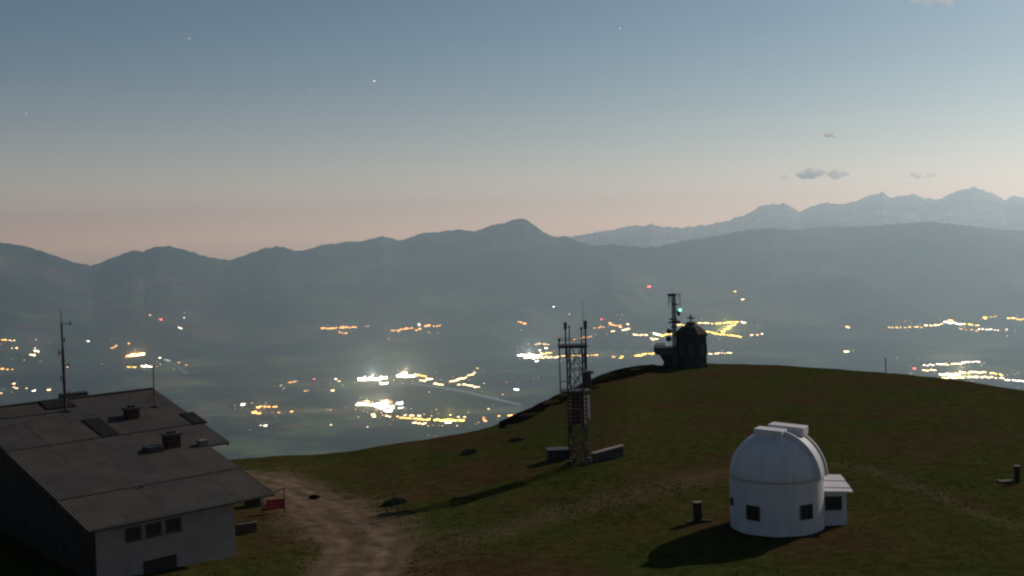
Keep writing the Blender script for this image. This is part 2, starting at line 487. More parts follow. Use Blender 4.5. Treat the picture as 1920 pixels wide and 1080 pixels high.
from mathutils.bvhtree import BVHTree
def bvh(o):
    me = o.data
    return BVHTree.FromPolygons([v.co for v in me.vertices], [p.vertices[:] for p in me.polygons])
VALLEY_OBJ = [o for o in bpy.data.objects if o.name == 'valley_floor'][0]
TREES = [bvh(VALLEY_OBJ), bvh(near_range)]
def landscape(px, py):
    """where the line of sight through a photo pixel meets the valley or the range"""
    d = ray(px, py).normalized(); best = None
    for t in TREES:
        hit = t.ray_cast(Vector((0, 0, CAM_H)), d)
        if hit[0] is not None and (best is None or hit[3] < best[1]): best = (hit[0], hit[3])
    return best[0]

# ------------------------------------------------------------------ haze
hz = MB().box((0, 19500, (VALLEY_Z - 260 + 1080) / 2), (92000, 49000, 1080 - VALLEY_Z + 260)).build('haze', None)
hm = bpy.data.materials.new('valley haze'); hm.use_nodes = True
hm.node_tree.nodes.clear()
ho = hm.node_tree.nodes.new('ShaderNodeOutputMaterial'); hv = hm.node_tree.nodes.new('ShaderNodeVolumePrincipled')
hv.inputs['Color'].default_value = (0.57, 0.80, 0.97, 1)
hv.inputs['Absorption Color'].default_value = (1, 1, 1, 1)
hv.inputs['Density'].default_value = 5.0e-5
hv.inputs['Anisotropy'].default_value = 0.66
hm.node_tree.links.new(hv.outputs[0], ho.inputs['Volume'])
hz.data.materials.append(hm)
tag(hz, 'pale blue night haze filling the valley before the mountains', 'haze', kind='stuff')

# ------------------------------------------------------------------ mountain hut
HUT = Vector((-11.82, 56.26, 0.0)); HUT_RZ = R(43.6)
HX = Vector((math.cos(HUT_RZ), math.sin(HUT_RZ), 0)); HY = Vector((-math.sin(HUT_RZ), math.cos(HUT_RZ), 0))
hut = thing('mountain_hut', 'large mountain hut with shallow grey corrugated roof and pale plaster wall', 'hut', HUT, HUT_RZ)
EZ, LT = 2.61, 0.258                       # lower eave height and slope
UZ, UT = 4.245, 0.258                      # upper eave height and slope
LX0, LX1, LY1 = -9.27, 0.0, 6.26
UX0, UX1, UY1 = -9.27, 1.22, 6.26 + 8.33
RIDGE = UZ + UT * (UY1 - LY1)
def lower_z(y): return EZ + LT * y
def upper_z(y): return UZ + UT * (y - LY1) if y <= UY1 else RIDGE - UT * (y - UY1)
def on_roof(px, py, which):
    """local hut coordinates where a line of sight meets a roof plane"""
    d = ray(px, py); c = Vector((0, 0, CAM_H)) - HUT
    z0, s, y0 = (EZ, LT, 0.0) if which == 'lower' else (UZ, UT, LY1)
    # z = z0 + s (y - y0)
    oy, dy = c.dot(HY), d.dot(HY)
    t = (z0 + s * (oy - y0) - c.z) / (d.z - s * dy)
    p = c + d * t
    return Vector((p.dot(HX), p.dot(HY), p.z))
def on_front(px, py, y_local):
    d = ray(px, py); c = Vector((0, 0, CAM_H)) - HUT
    t = (y_local - c.dot(HY)) / d.dot(HY); p = c + d * t
    return Vector((p.dot(HX), p.dot(HY), p.z))

# walls
w = MB()
wy0, wx0, wx1 = 0.55, -8.75, -1.85
w.add([(wx0 + .06, wy0, -0.6), (wx1, wy0, -0.6), (wx1, 6.8, -0.6), (wx0 + .06, 6.8, -0.6),
       (wx0 + .06, wy0, lower_z(wy0) - .14), (wx1, wy0, lower_z(wy0) - .14), (wx1, 6.8, lower_z(6.8) - .14), (wx0 + .06, 6.8, lower_z(6.8) - .14)],
      [(0, 1, 5, 4), (1, 2, 6, 5), (2, 3, 7, 6), (3, 0, 4, 7), (4, 5, 6, 7)])
w.build('wall', M_PLASTER, hut)
u = MB()
ux0, ux1, uy0, uy1 = wx0 + .06, 0.45, 6.85, 2 * UY1 - 6.85
u.add([(ux0, uy0, -0.6), (ux1, uy0, -0.6), (ux1, uy1, -0.6), (ux0, uy1, -0.6),
       (ux0, uy0, upper_z(uy0) - .16), (ux1, uy0, upper_z(uy0) - .16), (ux1, uy1, upper_z(uy1) - .16), (ux0, uy1, upper_z(uy1) - .16),
       (ux0, UY1, RIDGE - .16), (ux1, UY1, RIDGE - .16)],
      [(0, 1, 5, 4), (1, 2, 6, 9, 5), (2, 3, 7, 6), (3, 0, 4, 8, 7), (4, 5, 9, 8), (8, 9, 6, 7)])
u.build('wall', M_WOOD, hut)
# gable of the wing: upright tarred boards
yb = wy0
while yb < 2 * UY1 - 7.2:
    bw = 0.2 + random.uniform(-.02, .03)
    top = (lower_z(yb) if yb + bw < LY1 else min(upper_z(yb), upper_z(yb + bw)) - .02) - .15
    b = MB().box((wx0 - .012 + random.uniform(-.006, .006), yb + bw / 2, (top - .6) / 2), (.04, bw - .015, top + .6))
    b.build('board', M_WOOD, hut)
    yb += bw
# roof deck slabs below the sheets
def slab(x0, x1, y0, y1, zf, th, name, m):
    b = MB()
    b.add([(x0, y0, zf(y0) - th), (x1, y0, zf(y0) - th), (x1, y1, zf(y1) - th), (x0, y1, zf(y1) - th),
           (x0, y0, zf(y0)), (x1, y0, zf(y0)), (x1, y1, zf(y1)), (x0, y1, zf(y1))],
          [(3, 2, 1, 0), (4, 5, 6, 7), (0, 1, 5, 4), (1, 2, 6, 5), (2, 3, 7, 6), (3, 0, 4, 7)])
    return b.build(name, m, roof)
roof = MB().box(((UX0 + UX1) / 2, UY1, RIDGE + .035), (UX1 - UX0, .34, .05)).build('roof', M_ROOF, hut)   # ridge cap carries the roof
slab(LX0 + .05, LX1 - .05, .05, LY1 + .04, lambda y: lower_z(y) - .03, .1, 'roof_deck', M_WOOD)
slab(UX0 + .05, UX1 - .05, LY1 + .05, UY1, lambda y: upper_z(y) - .03, .12, 'roof_deck', M_WOOD)
slab(UX0 + .05, UX1 - .05, UY1, 2 * UY1 - LY1, lambda y: upper_z(y) - .03, .12, 'roof_deck', M_WOOD)
# fascia and verge boards
slab(LX0 - .02, LX0 + .045, -.02, LY1 - .02, lambda y: lower_z(y) + .03, .22, 'verge_board', M_WOOD)
slab(UX0 - .02, UX0 + .045, LY1, UY1 - .01, lambda y: upper_z(y) + .03, .24, 'verge_board', M_WOOD)
slab(UX0 - .02, UX0 + .045, UY1 + .01, 2 * UY1 - LY1, lambda y: upper_z(y) + .03, .24, 'verge_board', M_WOOD)
slab(LX1 - .045, LX1 + .02, -.02, LY1 - .02, lambda y: lower_z(y) + .03, .2, 'verge_board', M_WOOD)
slab(UX1 - .045, UX1 + .02, LY1 - .02, UY1 - .01, lambda y: upper_z(y) + .03, .24, 'verge_board', M_WOOD)
slab(UX1 - .045, UX1 + .02, UY1 + .01, 2 * UY1 - LY1, lambda y: upper_z(y) + .03, .24, 'verge_board', M_WOOD)
MB().tube((LX0, -.07, EZ - .05), (LX1, -.07, EZ - .05), .075, 8).build('gutter', M_DKSTEEL, hut)
MB().tube((LX1 + .05, LY1 - .07, UZ - .05), (UX1, LY1 - .07, UZ - .05), .075, 8).build('gutter', M_DKSTEEL, hut)
# corrugated sheets, laid in lapping courses
PITCHW, AMP = 0.16, 0.013
def sheets(x0, x1, y0, y1, zf, ncourse, nacross):
    for c in range(ncourse):
        ya = y0 + (y1 - y0) * c / ncourse - (.12 if c else 0); yb_ = y0 + (y1 - y0) * (c + 1) / ncourse
        for k in range(nacross):
            xa = x0 + (x1 - x0) * k / nacross; xb = x0 + (x1 - x0) * (k + 1) / nacross
            off = .012 + .016 * (c % 2) + random.uniform(0, .008)
            n = max(8, int((xb - xa) / PITCHW * 4))
            vs = []; fs = []
            for i in range(n + 1):
                x = xa + (xb - xa) * i / n
                wv = AMP * math.sin(2 * math.pi * x / PITCHW)
                vs += [(x, ya, zf(ya) + off + wv + (.022 if c else 0)), (x, yb_, zf(yb_) + off + wv)]
            fs = [(2 * i, 2 * i + 2, 2 * i + 3, 2 * i + 1) for i in range(n)]
            MB().add(vs, fs).build('roof_sheet', M_ROOFS[(c * 3 + k * 5 + random.randint(0, 1)) % 3], roof, smooth=True)
M_ROOFS = [M_ROOF, mat('weathered roof sheet grey', (0.036, 0.030, 0.025), 0.75, 0.3, 0.9), mat('weathered roof sheet brown', (0.042, 0.033, 0.026), 0.78, 0.3, 0.6)]
sheets(LX0, LX1, 0, LY1 + .1, lower_z, 2, 5)
sheets(UX0, UX1, LY1, UY1, upper_z, 3, 5)
sheets(UX0, UX1, UY1, 2 * UY1 - LY1, upper_z, 3, 5)
# skylights lying in the upper slope
def skylight(pa, pb, half, which, m=M_HATCH):
    a, b = on_roof(*pa, which), on_roof(*pb, which)
    zf = upper_z if which == 'upper' else lower_z
    xc = (a.x + b.x) / 2; y0, y1 = sorted((a.y, b.y))
    f_ = slab(xc - half - .06, xc + half + .06, y0 - .06, y1 + .06, lambda y: zf(y) + .09, .09, 'roof_hatch', M_HATCH)
    n = max(1, round((y1 - y0) / 1.1))
    for i in range(n):
        ya, yb_ = y0 + (y1 - y0) * i / n + .03, y0 + (y1 - y0) * (i + 1) / n - .03
        o = slab(xc - half, xc + half, ya, yb_, lambda y: zf(y) + .105, .03, 'hatch_cover', m)
        o.parent = f_
skylight((165, 789), (212, 817), .42, 'upper')
skylight((345, 778), (380, 794), .34, 'upper')
skylight((95, 752), (118, 766), .75, 'upper')
# things standing on the roof
def brick_stack(px, py, which, sx, sy, hh, cap):
    p = on_roof(px, py, which)
    c = MB().box((p.x, p.y, p.z + hh / 2 - .25), (sx - .03, sy - .03, hh + .5)).build('chimney', M_MORTAR, hut)
    rows = int((hh + .1) / .11)
    for r_ in range(rows):
        z = p.z - .1 + r_ * .11 + .05
        for side, (ln, fx) in enumerate(((sx, 0), (sx, 1), (sy, 2), (sy, 3))):
            n = max(1, int(ln / .24))
            for i in range(n):
                t = (i + .5) / n - .5 + (.0 if r_ % 2 else .02)
                if fx < 2: q = (p.x + t * ln, p.y + (sy / 2 - .01) * (1 if fx else -1), z); s_ = (ln / n - .015, .05, .095)
                else: q = (p.x + (sx / 2 - .01) * (1 if fx == 3 else -1), p.y + t * ln, z); s_ = (.05, ln / n - .015, .095)
                MB().box(q, s_).build('brick', M_BRICK, c)
    MB().box((p.x, p.y, p.z + hh + .06), (sx + cap, sy + cap, .09)).build('cap', M_DKSTEEL, c)
    MB().box((p.x, p.y, p.z + hh + .16), (sx * .5, sy * .5, .14)).build('flue', M_DKSTEEL, c)
brick_stack(247, 784, 'upper', .62, .62, .48, .16)
brick_stack(322, 838, 'lower', .75, .55, .60, .2)
p = on_roof(288, 846, 'lower')
MB().box((p.x, p.y, p.z + .14), (.9, .55, .28)).build('vent_box', M_DKSTEEL, hut, bevel=.03)
p = on_roof(380, 836, 'lower')
MB().box((p.x, p.y, p.z + .14), (.5, .4, .36)).build('vent_box', M_TIMBER, hut, bevel=.02)
p = on_roof(266, 915, 'lower')
MB().tube((p.x, p.y, p.z - .05), (p.x, p.y, p.z + .1), .05).tube((p.x - .22, p.y, p.z + .12), (p.x + .22, p.y, p.z + .12), .045).build('vent_pipe', M_DKSTEEL, hut)
p = on_roof(145, 748, 'upper')
MB().box((p.x, UY1 + .35, RIDGE + .12), (1.5, .5, .3)).build('ridge_vent', M_DKSTEEL, hut, bevel=.03)
p1, p2 = on_roof(0, 802, 'upper'), on_roof(121, 777, 'upper')
MB().tube((p1.x, p1.y, p1.z + .06), (p2.x, p2.y, p2.z + .06), .035, 5).build('cable_conduit', M_DKSTEEL, hut)
# windows in the plaster wall
for px, py in ((250, 1000), (288, 992), (325, 984)):
    q = on_front(px, py, wy0)
    f_ = MB()
    for s_ in (-1, 1):
        f_.box((q.x + s_ * .36, wy0 - .01, q.z), (.05, .06, .56)); f_.box((q.x, wy0 - .013, q.z + s_ * .27), (.69, .06, .05))
    f_.box((q.x, wy0 - .008, q.z), (.035, .05, .5))
    f_ = f_.build('window', M_FRAME, hut)
    for s_ in (-1, 1): MB().box((q.x + s_ * .17, wy0 + .004, q.z), (.31, .02, .5)).build('pane', M_DARK, f_)
    MB().box((q.x, wy0 - .05, q.z - .32), (.8, .13, .04)).build('sill', M_CONC, f_)
q = on_front(300, 1052, wy0)
MB().box((q.x, wy0 - .012, q.z - .3), (1.6, .05, .9)).build('cellar_door', M_WOOD, hut)
MB().box((wx1 + .01, 3.2, 1.0), (.05, .95, 2.0)).build('door', M_WOOD, hut)

# ------------------------------------------------------------------ roof aerials of the hut
def aerial(px_b, py_b, py_t, which, label):
    p = on_roof(px_b, py_b, which)
    wp = HUT + HX * p.x + HY * p.y + Vector((0, 0, p.z))
    d = math.hypot(wp.x, wp.y); top = (py_b - py_t) / F_PX * d
    return thing('radio_mast', label, 'antenna', wp, 0.4), top
t, ht = aerial(123, 772, 592, 'upper', 'tall slim dark red radio mast standing on the hut roof')
MB().tube((0, 0, -.3), (0, 0, ht * .62), .075, 8).build('pole', M_RUST, t)
MB().tube((0, 0, ht * .62), (0, 0, ht * .86), .05, 8).build('pole', M_DKSTEEL, t)
MB().tube((0, 0, ht * .86), (0, 0, ht), .02, 6).build('whip', M_DKSTEEL, t)
for zf, ln, an in ((.18, .22, 0), (.33, .2, 2.5), (.45, .3, .4), (.58, .2, 3.2), (.7, .22, 1.0), (.86, .45, .1)):
    MB().tube((0, 0, ht * zf), (ln * math.cos(an), ln * math.sin(an), ht * zf), .02).tube((ln * math.cos(an), ln * math.sin(an), ht * zf - .12), (ln * math.cos(an), ln * math.sin(an), ht * zf + .14), .03).build('antenna_arm', M_DKSTEEL, t)
for zf in (.12, .3, .5): MB().lathe([(.1, -.04), (.1, .04)], 10, (0, 0, ht * zf)).build('clamp', M_DKSTEEL, t)
MB().box((0, 0, .02), (.4, .4, .12)).build('base_plate', M_DKSTEEL, t)
t, ht = aerial(290, 764, 688, 'upper', 'thin short pole aerial near the end of the hut ridge')
MB().tube((0, 0, -.1), (0, 0, ht), .03, 6).build('pole', M_DKSTEEL, t)
MB().tube((-.14, 0, ht - .02), (.14, 0, ht - .02), .02).build('crossbar', M_DKSTEEL, t)
MB().box((0, 0, .04), (.3, .3, .1)).build('base_plate', M_DKSTEEL, t)
MB().tube((0, 0, .9), (.5, .25, .05), .012).tube((0, 0, .9), (-.4, .35, .05), .012).build('stay', M_DKSTEEL, t)

# ------------------------------------------------------------------ observatory dome
DC = ground(1457, 985)
dome = thing('observatory', 'white round observatory with closed slit dome and dark windows on the meadow', 'observatory', DC, 0.0)
RD, ZD = 2.28, 2.52
MB().lathe([(RD - .04, -.5), (RD - .04, 0), (RD, .0), (RD, ZD)], 64).build('wall', M_WHITE, dome, smooth=False)
dsh = MB()
prof = [(RD * math.cos(a), ZD + .004 + RD * math.sin(a)) for a in np.linspace(0, math.pi / 2 - .02, 16)]
dsh = MB().lathe(prof, 48).build('dome_shell', M_WHITE, dome, smooth=True)
for i in range(12):                                           # seams between the gores
    a = 2 * math.pi * (i + .5) / 12; sm = MB()
    pts = [((RD + .006) * math.cos(e) * math.cos(a), (RD + .006) * math.cos(e) * math.sin(a), ZD + (RD + .006) * math.sin(e)) for e in np.linspace(0.02, 1.4, 9)]
    for p, q in zip(pts[:-1], pts[1:]): sm.tube(p, q, .011, 4)
    sm.build('seam_rib', M_WHITE, dsh)
SA = R(-30.0)                                                  # azimuth of the slit in the x-y plane
ca, sa = math.cos(SA), math.sin(SA)
def slit_pt(e, off, r):
    x, z = r * math.cos(e), r * math.sin(e)
    return (x * ca - off * sa, x * sa + off * ca, ZD + z)
def arc_band(o0, o1, r0, r1, e0, e1, n=20):
    vs = []; fs = []
    for e in np.linspace(e0, e1, n):
        vs += [slit_pt(e, o0, r0), slit_pt(e, o1, r0), slit_pt(e, o1, r1), slit_pt(e, o0, r1)]
    for i in range(n - 1):
        for k in range(4):
            fs.append((4 * i + k, 4 * i + (k + 1) % 4, 4 * i + 4 + (k + 1) % 4, 4 * i + 4 + k))
    fs += [(3, 2, 1, 0), tuple(4 * (n - 1) + k for k in range(4))]
    return MB().add(vs, fs)
arc_band(-.62, -.52, RD - .12, RD + .13, .03, 1.30).build('slit_rail', M_WHITE, dome)
arc_band(.52, .62, RD - .12, RD + .13, .03, 1.30).build('slit_rail', M_WHITE, dome)
arc_band(-.50, .50, RD - .10, RD + .05, .03, 1.32).build('shutter', M_WHITE, dome)
for o0, o1, x0_, x1_, lift, dp in ((-.98, -.1, -.80, .62, -.06, .45), (.1, .98, -.42, 1.36, .02, .22)):
    vs = []; b = MB()
    for zz in (ZD + RD - dp, ZD + RD + .17 + lift):
        for (x_, o_) in ((x0_, o0), (x1_, o0), (x1_, o1), (x0_, o1)):
            vs.append((x_ * ca - o_ * sa, x_ * sa + o_ * ca, zz - x_ * .05))
    b.add(vs, [(3, 2, 1, 0), (4, 5, 6, 7), (0, 1, 5, 4), (1, 2, 6, 5), (2, 3, 7, 6), (3, 0, 4, 7)])
    b.build('shutter_hood', M_WHITE, dome, bevel=.03)
def drum_window(px, py):
    d = ray(px, py); c = Vector((0, 0, CAM_H)) - DC
    A = d.x ** 2 + d.y ** 2; B = 2 * (c.x * d.x + c.y * d.y); Cc = c.x ** 2 + c.y ** 2 - RD ** 2
    t = (-B - math.sqrt(B * B - 4 * A * Cc)) / (2 * A); p = c + d * t
    an = math.atan2(p.y, p.x)
    e = MB()
    def P(x, y, z, sx, sy, sz, m_): m_.box(((RD + x) * math.cos(an) - y * math.sin(an), (RD + x) * math.sin(an) + y * math.cos(an), z), (sx, sy, sz), an)
    for s_ in (-1, 1):
        P(.0, s_ * .33, p.z, .08, .06, .66, e); P(.003, 0, p.z + s_ * .33, .08, .72, .06, e)
    e = e.build('window', M_FRAME, dome)
    g = MB(); P(-.015, 0, p.z, .06, .6, .6, g); g.build('pane', M_DARK, e)
    g = MB(); P(.02, 0, p.z, .03, .03, .58, g); g.build('mullion', M_FRAME, e)
drum_window(1412, 962); drum_window(1512, 960)
# small lean-to at its side
an = MB(); ax0, ax1, ay0, ay1 = 1.7, 3.36, -.35, 1.55
AR = R(-8)
lean = bpy.data.objects.new('annex', MB().add(
    [(ax0, ay0, -.5), (ax1, ay0, -.5), (ax1, ay1, -.5), (ax0, ay1, -.5), (ax0, ay0, 1.74), (ax1, ay0, 1.66), (ax1, ay1, 2.0), (ax0, ay1, 2.08)],
    [(0, 1, 5, 4), (1, 2, 6, 5), (2, 3, 7, 6), (3, 0, 4, 7), (4, 5, 6, 7)]).mesh('annex', M_WHITE)); col.objects.link(lean); lean.parent = dome
nb = 5
for i in range(nb):                                             # roof boards of the lean-to
    y0 = ay0 - .16 + (ay1 - ay0 + .3) * i / nb; y1 = ay0 - .16 + (ay1 - ay0 + .3) * (i + 1) / nb - .03
    def zr(x, y): return 1.76 + (y - ay0) * .18 - (x - ax0) * .045 + .03 * (i % 2)
    x0, x1 = ax0 - .1, ax1 + .3
    vs = [(x0, y0, zr(x0, y0)), (x1, y0, zr(x1, y0)), (x1, y1, zr(x1, y1)), (x0, y1, zr(x0, y1))]
    vs += [(a, b, c + .06) for a, b, c in vs]
    MB().add(vs, [(3, 2, 1, 0), (4, 5, 6, 7), (0, 1, 5, 4), (1, 2, 6, 5), (2, 3, 7, 6), (3, 0, 4, 7)]).build('roof_panel', M_WHITE, lean)
f_ = MB()
for s_ in (-1, 1):
    f_.box((2.72 + s_ * .38, ay0 - .02, 1.12), (.06, .06, .66)); f_.box((2.72, ay0 - .023, 1.12 + s_ * .32), (.82, .06, .06))
f_ = f_.build('window', M_FRAME, lean)
MB().box((2.72, ay0 - .004, 1.12), (.72, .03, .6)).build('pane', M_DARK, f_)
MB().tube((-RD + .1, -.6, 2.45), (-RD - .22, -.75, 2.36), .035).build('drain_spout', M_WHITE, dome)
MB().box((-RD - .02, -.35, 1.35), (.12, .25, .35)).build('junction_box', M_DKSTEEL, dome)

# ------------------------------------------------------------------ lattice radio tower on the meadow
TP = ground(1085, 868); TD = math.hypot(TP.x, TP.y); SC = TD / F_PX
def tz(py): return (868 - py) * SC
def tx(px): return (px - 1085) * SC
tower = thing('lattice_tower', 'open steel lattice radio tower with platform and whip antennas on the meadow', 'tower', TP, 0.0)
RC = 20.6 * SC
corners = [(RC * math.cos(a), RC * math.sin(a)) for a in (R(31), R(121), R(211), R(301))]
ZT = tz(648)
levels = [0, tz(830), tz(792), tz(732), tz(690), ZT]
for cx, cy in corners: MB().tube((cx, cy, -.3), (cx, cy, ZT), .05, 6).build('leg', M_DKSTEEL, tower)
for k in range(4):
    a, b = corners[k], corners[(k + 1) % 4]
    for i in range(len(levels) - 1):
        if i == 2: continue
        z0, z1 = levels[i], levels[i + 1]
        mm = M_RUST if i < 2 else M_DKSTEEL
        MB().tube((*a, z0), (*b, z1), .022, 5).build('brace', mm, tower)
        MB().tube((*b, z0), (*a, z1), .022, 5).build('brace', mm, tower)
    for z in levels[1:]: MB().tube((*a, z), (*b, z), .028, 5).build('girt', M_DKSTEEL, tower)
# plated cabin in the middle bay
s_ = RC * math.sqrt(2) - .02
cab = MB().box((0, 0, levels[2] + .45), (s_ * .55, s_ * .55, .9), R(31 + 45)).build('equipment_cabin', M_RUST, tower)
for k in range(4):
    a = R(31 + 45) + k * math.pi / 2
    for j in range(8):
        z = levels[2] + (j + .5) * (levels[3] - levels[2]) / 8
        MB().box((math.cos(a) * (s_ / 2 - .01), math.sin(a) * (s_ / 2 - .01), z), (.03, s_ - .1, (levels[3] - levels[2]) / 8 * .5), a).build('slat', M_RUST, cab)
deck = MB().box((tx(1079), 0, ZT + .08), (54 * SC, 1.3, .16)).build('platform', M_DKSTEEL, tower)
for y_ in (-.62, .62):
    MB().tube((tx(1054), y_, ZT + .5), (tx(1104), y_, ZT + .5), .018, 5).build('rail', M_DKSTEEL, deck)
MB().box((tx(1082), 0, levels[3] + .05), (52 * SC, 1.35, .1)).build('platform', M_DKSTEEL, tower)
# ladder
ld = MB()
for x_ in (-.16, .16): ld.tube((x_, -RC - .05, 0), (x_, -RC - .05, ZT), .02, 5)
ld = ld.build('ladder', M_STEEL, tower)
for i in range(int(ZT / .3)): MB().tube((-.16, -RC - .05, .2 + .3 * i), (.16, -RC - .05, .2 + .3 * i), .014, 4).build('rung', M_STEEL, ld)
def stick(px, y, pyb, pyt, r, m=M_DKSTEEL, shroud=0.0):
    o = MB().tube((tx(px), y, tz(pyb)), (tx(px), y, tz(pyt)), r, 8).build('antenna', m, tower)
    if shroud: MB().tube((tx(px), y, tz(pyt) - shroud), (tx(px), y, tz(pyt) + .02), r * 2.0, 8).build('shroud', m, o)
stick(1066, -.3, 668, 601, .05, shroud=.42)
stick(1074, .35, 668, 609, .032, shroud=.1)
stick(1096.5, .25, 668, 612, .038, shroud=.15)
stick(1103.5, -.3, 690, 599, .055, shroud=.5)
stick(1100, .1, 650, 563, .014)
stick(1054, -.1, 738, 631, .04, shroud=.2)
MB().tube((tx(1054), -.1, tz(660)), (tx(1068), -.2, tz(660)), .025).tube((tx(1054), -.1, tz(712)), (tx(1068), -.2, tz(712)), .025).build('outrigger', M_DKSTEEL, tower)
bx_ = MB().box((tx(1104), -.45, tz(708)), (.5, .42, .85)).build('equipment_box', M_DKSTEEL, tower, bevel=.04)
MB().lathe([(.30, 0), (.32, .12), (.05, .2)], 16, (tx(1108), -.5, tz(697))).build('rain_hood', M_DKSTEEL, bx_)
pa = MB().box((tx(1105), -.52, tz(760)), (.15, .12, 44 * SC)).build('panel_antenna', M_PANELW, tower, bevel=.03)
MB().tube((tx(1105), -.52, tz(745)), (tx(1098), -.3, tz(745)), .02).tube((tx(1105), -.52, tz(775)), (tx(1098), -.3, tz(775)), .02).build('bracket', M_DKSTEEL, pa)
MB().box((tx(1070), -.35, tz(800)), (.3, .25, .55)).build('equipment_box', M_DKSTEEL, tower, bevel=.02)
for k, (cx, cy) in enumerate(corners): MB().box((cx, cy, .0), (.4, .4, .5)).build('footing', M_CONC, tower)

p = ground(1044, 865)
t = thing('equipment_shed', 'low dark flat roofed equipment shed left against the lattice tower foot', 'shed', p, R(6))
MB().box((.2, .5, .25), (1.5, 1.0, .9)).build('wall', M_DKSTEEL, t)
MB().box((.2, .5, .73), (1.62, 1.12, .06)).build('roof', M_DKSTEEL, t)
MB().box((-.1, -.015, .25), (.6, .03, .75)).build('door', M_RUST, t)
p = ground(1142, 861)
t = thing('retaining_wall', 'low concrete wall with pale sloping coping beside the lattice tower', 'wall', p, R(24))
n = 5
for i in range(n):
    x = -1.05 + 2.1 * (i + .5) / n
    MB().box((x, .15, .02 + .035 * i), (2.1 / n - .02, .3, .84 + .07 * i)).build('block', M_CONC, t)
MB().add([(-1.1, -.06, .43), (1.12, -.06, .74), (1.12, .4, .74), (-1.1, .4, .43), (-1.1, -.06, .49), (1.12, -.06, .80), (1.12, .4, .80), (-1.1, .4, .49)],
         [(3, 2, 1, 0), (4, 5, 6, 7), (0, 1, 5, 4), (1, 2, 6, 5), (2, 3, 7, 6), (3, 0, 4, 7)]).build('coping', M_PLASTER, t)

# ------------------------------------------------------------------ summit chapel, lookout pulpit and its mast
CP = ground(1297, 688); CD = math.hypot(CP.x, CP.y); CS = CD / F_PX
def cz(py): return (688 - py) * CS
def cx_(px): return (px - 1297) * CS
AX = math.atan2(CP.x, CP.y)
chapel = thing('summit_chapel', 'dark octagonal stone chapel with domed roof and cross on the hilltop', 'chapel', CP, -AX)
RB = 30 * CS
MB().lathe([(RB + .12, -.8), (RB + .12, .35), (RB, .4), (RB, cz(628))], 8, (0, 0, 0), R(22.5)).build('wall', M_STONE, chapel)
rf = MB().lathe([(RB + .16, cz(629)), (RB + .1, cz(625)), (RB * .86, cz(619)), (RB * .62, cz(613)), (RB * .34, cz(609)), (RB * .3, cz(608))], 8, (0, 0, 0), R(22.5)).build('roof', M_WOOD, chapel)
MB().lathe([(.52, cz(610)), (.52, cz(606)), (.42, cz(604)), (.1, cz(603.5))], 8, (0, 0, 0)).build('lantern', M_WOOD, rf)
MB().box((0, 0, cz(597)), (.16, .12, cz(591) - cz(604))).box((0, 0.0, cz(596.5)), (.72, .10, .14)).build('cross', M_DKSTEEL, rf)
for a in (R(270), R(225), R(315), R(180), R(0)):
    f_ = MB().box(((RB * .924 + .01) * math.cos(a), (RB * .924 + .01) * math.sin(a), 1.9), (.08, .5, 1.0), a).build('window', M_FRAME, chapel)
    MB().box(((RB * .924 + .03) * math.cos(a), (RB * .924 + .03) * math.sin(a), 1.9), (.07, .38, .88), a).build('pane', M_DARK, f_)

pul = thing('lookout_pulpit', 'flared concrete lookout pulpit with railing jutting out beside the chapel', 'lookout', CP, -AX)
MB().prism([(cx_(1240), -.9), (cx_(1268), -.9), (cx_(1268), cz(662)), (cx_(1237), cz(662)), (cx_(1241), cz(668)), (cx_(1246), cz(677))], -.7, .9).build('pedestal', M_STONE, pul)
MB().prism([(cx_(1233), cz(663)), (cx_(1268), cz(663)), (cx_(1268), cz(650)), (cx_(1228), cz(649)), (cx_(1228), cz(659))], -1.0, 1.2).build('parapet', M_CONC, pul, bevel=.08)
MB().tube((cx_(1230), -.95, cz(646)), (cx_(1248), -.95, cz(646)), .06).tube((cx_(1230), 1.1, cz(646)), (cx_(1248), 1.1, cz(646)), .06).tube((cx_(1230), -.95, cz(646)), (cx_(1230), 1.1, cz(646)), .06).build('rail', M_DKSTEEL, pul)
for x_ in (1230.5, 1239, 1247.5):
    for y_ in (-.95, 1.1): MB().tube((cx_(x_), y_, cz(650)), (cx_(x_), y_, cz(646)), .035).build('post', M_DKSTEEL, pul)

mst = thing('transmitter_mast', 'tall dark lattice transmitter mast with dishes and green lamp beside chapel', 'mast', CP + Vector((0, 0, 0)), -AX)
mx0 = cx_(1266.5); my0 = -.9; mw = 3.2 * CS
mcs = [(mx0 - mw, my0 - mw), (mx0 + mw, my0 - mw), (mx0 + mw, my0 + mw), (mx0 - mw, my0 + mw)]
MZ = cz(551)
for a in mcs: MB().tube((*a, -.5), (*a, MZ), .055, 5).build('leg', M_DKSTEEL, mst)
nb = 16
for i in range(nb):
    z0, z1 = MZ * i / nb, MZ * (i + 1) / nb
    for k in range(4):
        a, b = mcs[k], mcs[(k + 1) % 4]
        if (i + k) % 2: a, b = b, a
        MB().tube((*a, z0), (*b, z1), .03, 4).build('brace', M_DKSTEEL, mst)
MB().tube((mx0, my0, -.3), (mx0, my0, MZ), .09, 6).build('cable_run', M_DKSTEEL, mst)
MB().box((cx_(1263), my0, cz(552)), (15 * CS, .5, 5 * CS)).build('head_cabinet', M_DKSTEEL, mst, bevel=.04)
for py, r_ in ((551, .05), (569, .03)): MB().tube((cx_(1266), my0, cz(py)), (cx_(1279), my0, cz(py)), r_).build('arm', M_DKSTEEL, mst)
for x_, t_, b_ in ((1257, 553, 575), (1259.5, 553, 566), (1278, 550, 575), (1275, 553, 560)):
    MB().tube((cx_(x_), my0, cz(b_)), (cx_(x_), my0, cz(t_)), .035).build('antenna', M_DKSTEEL, mst)
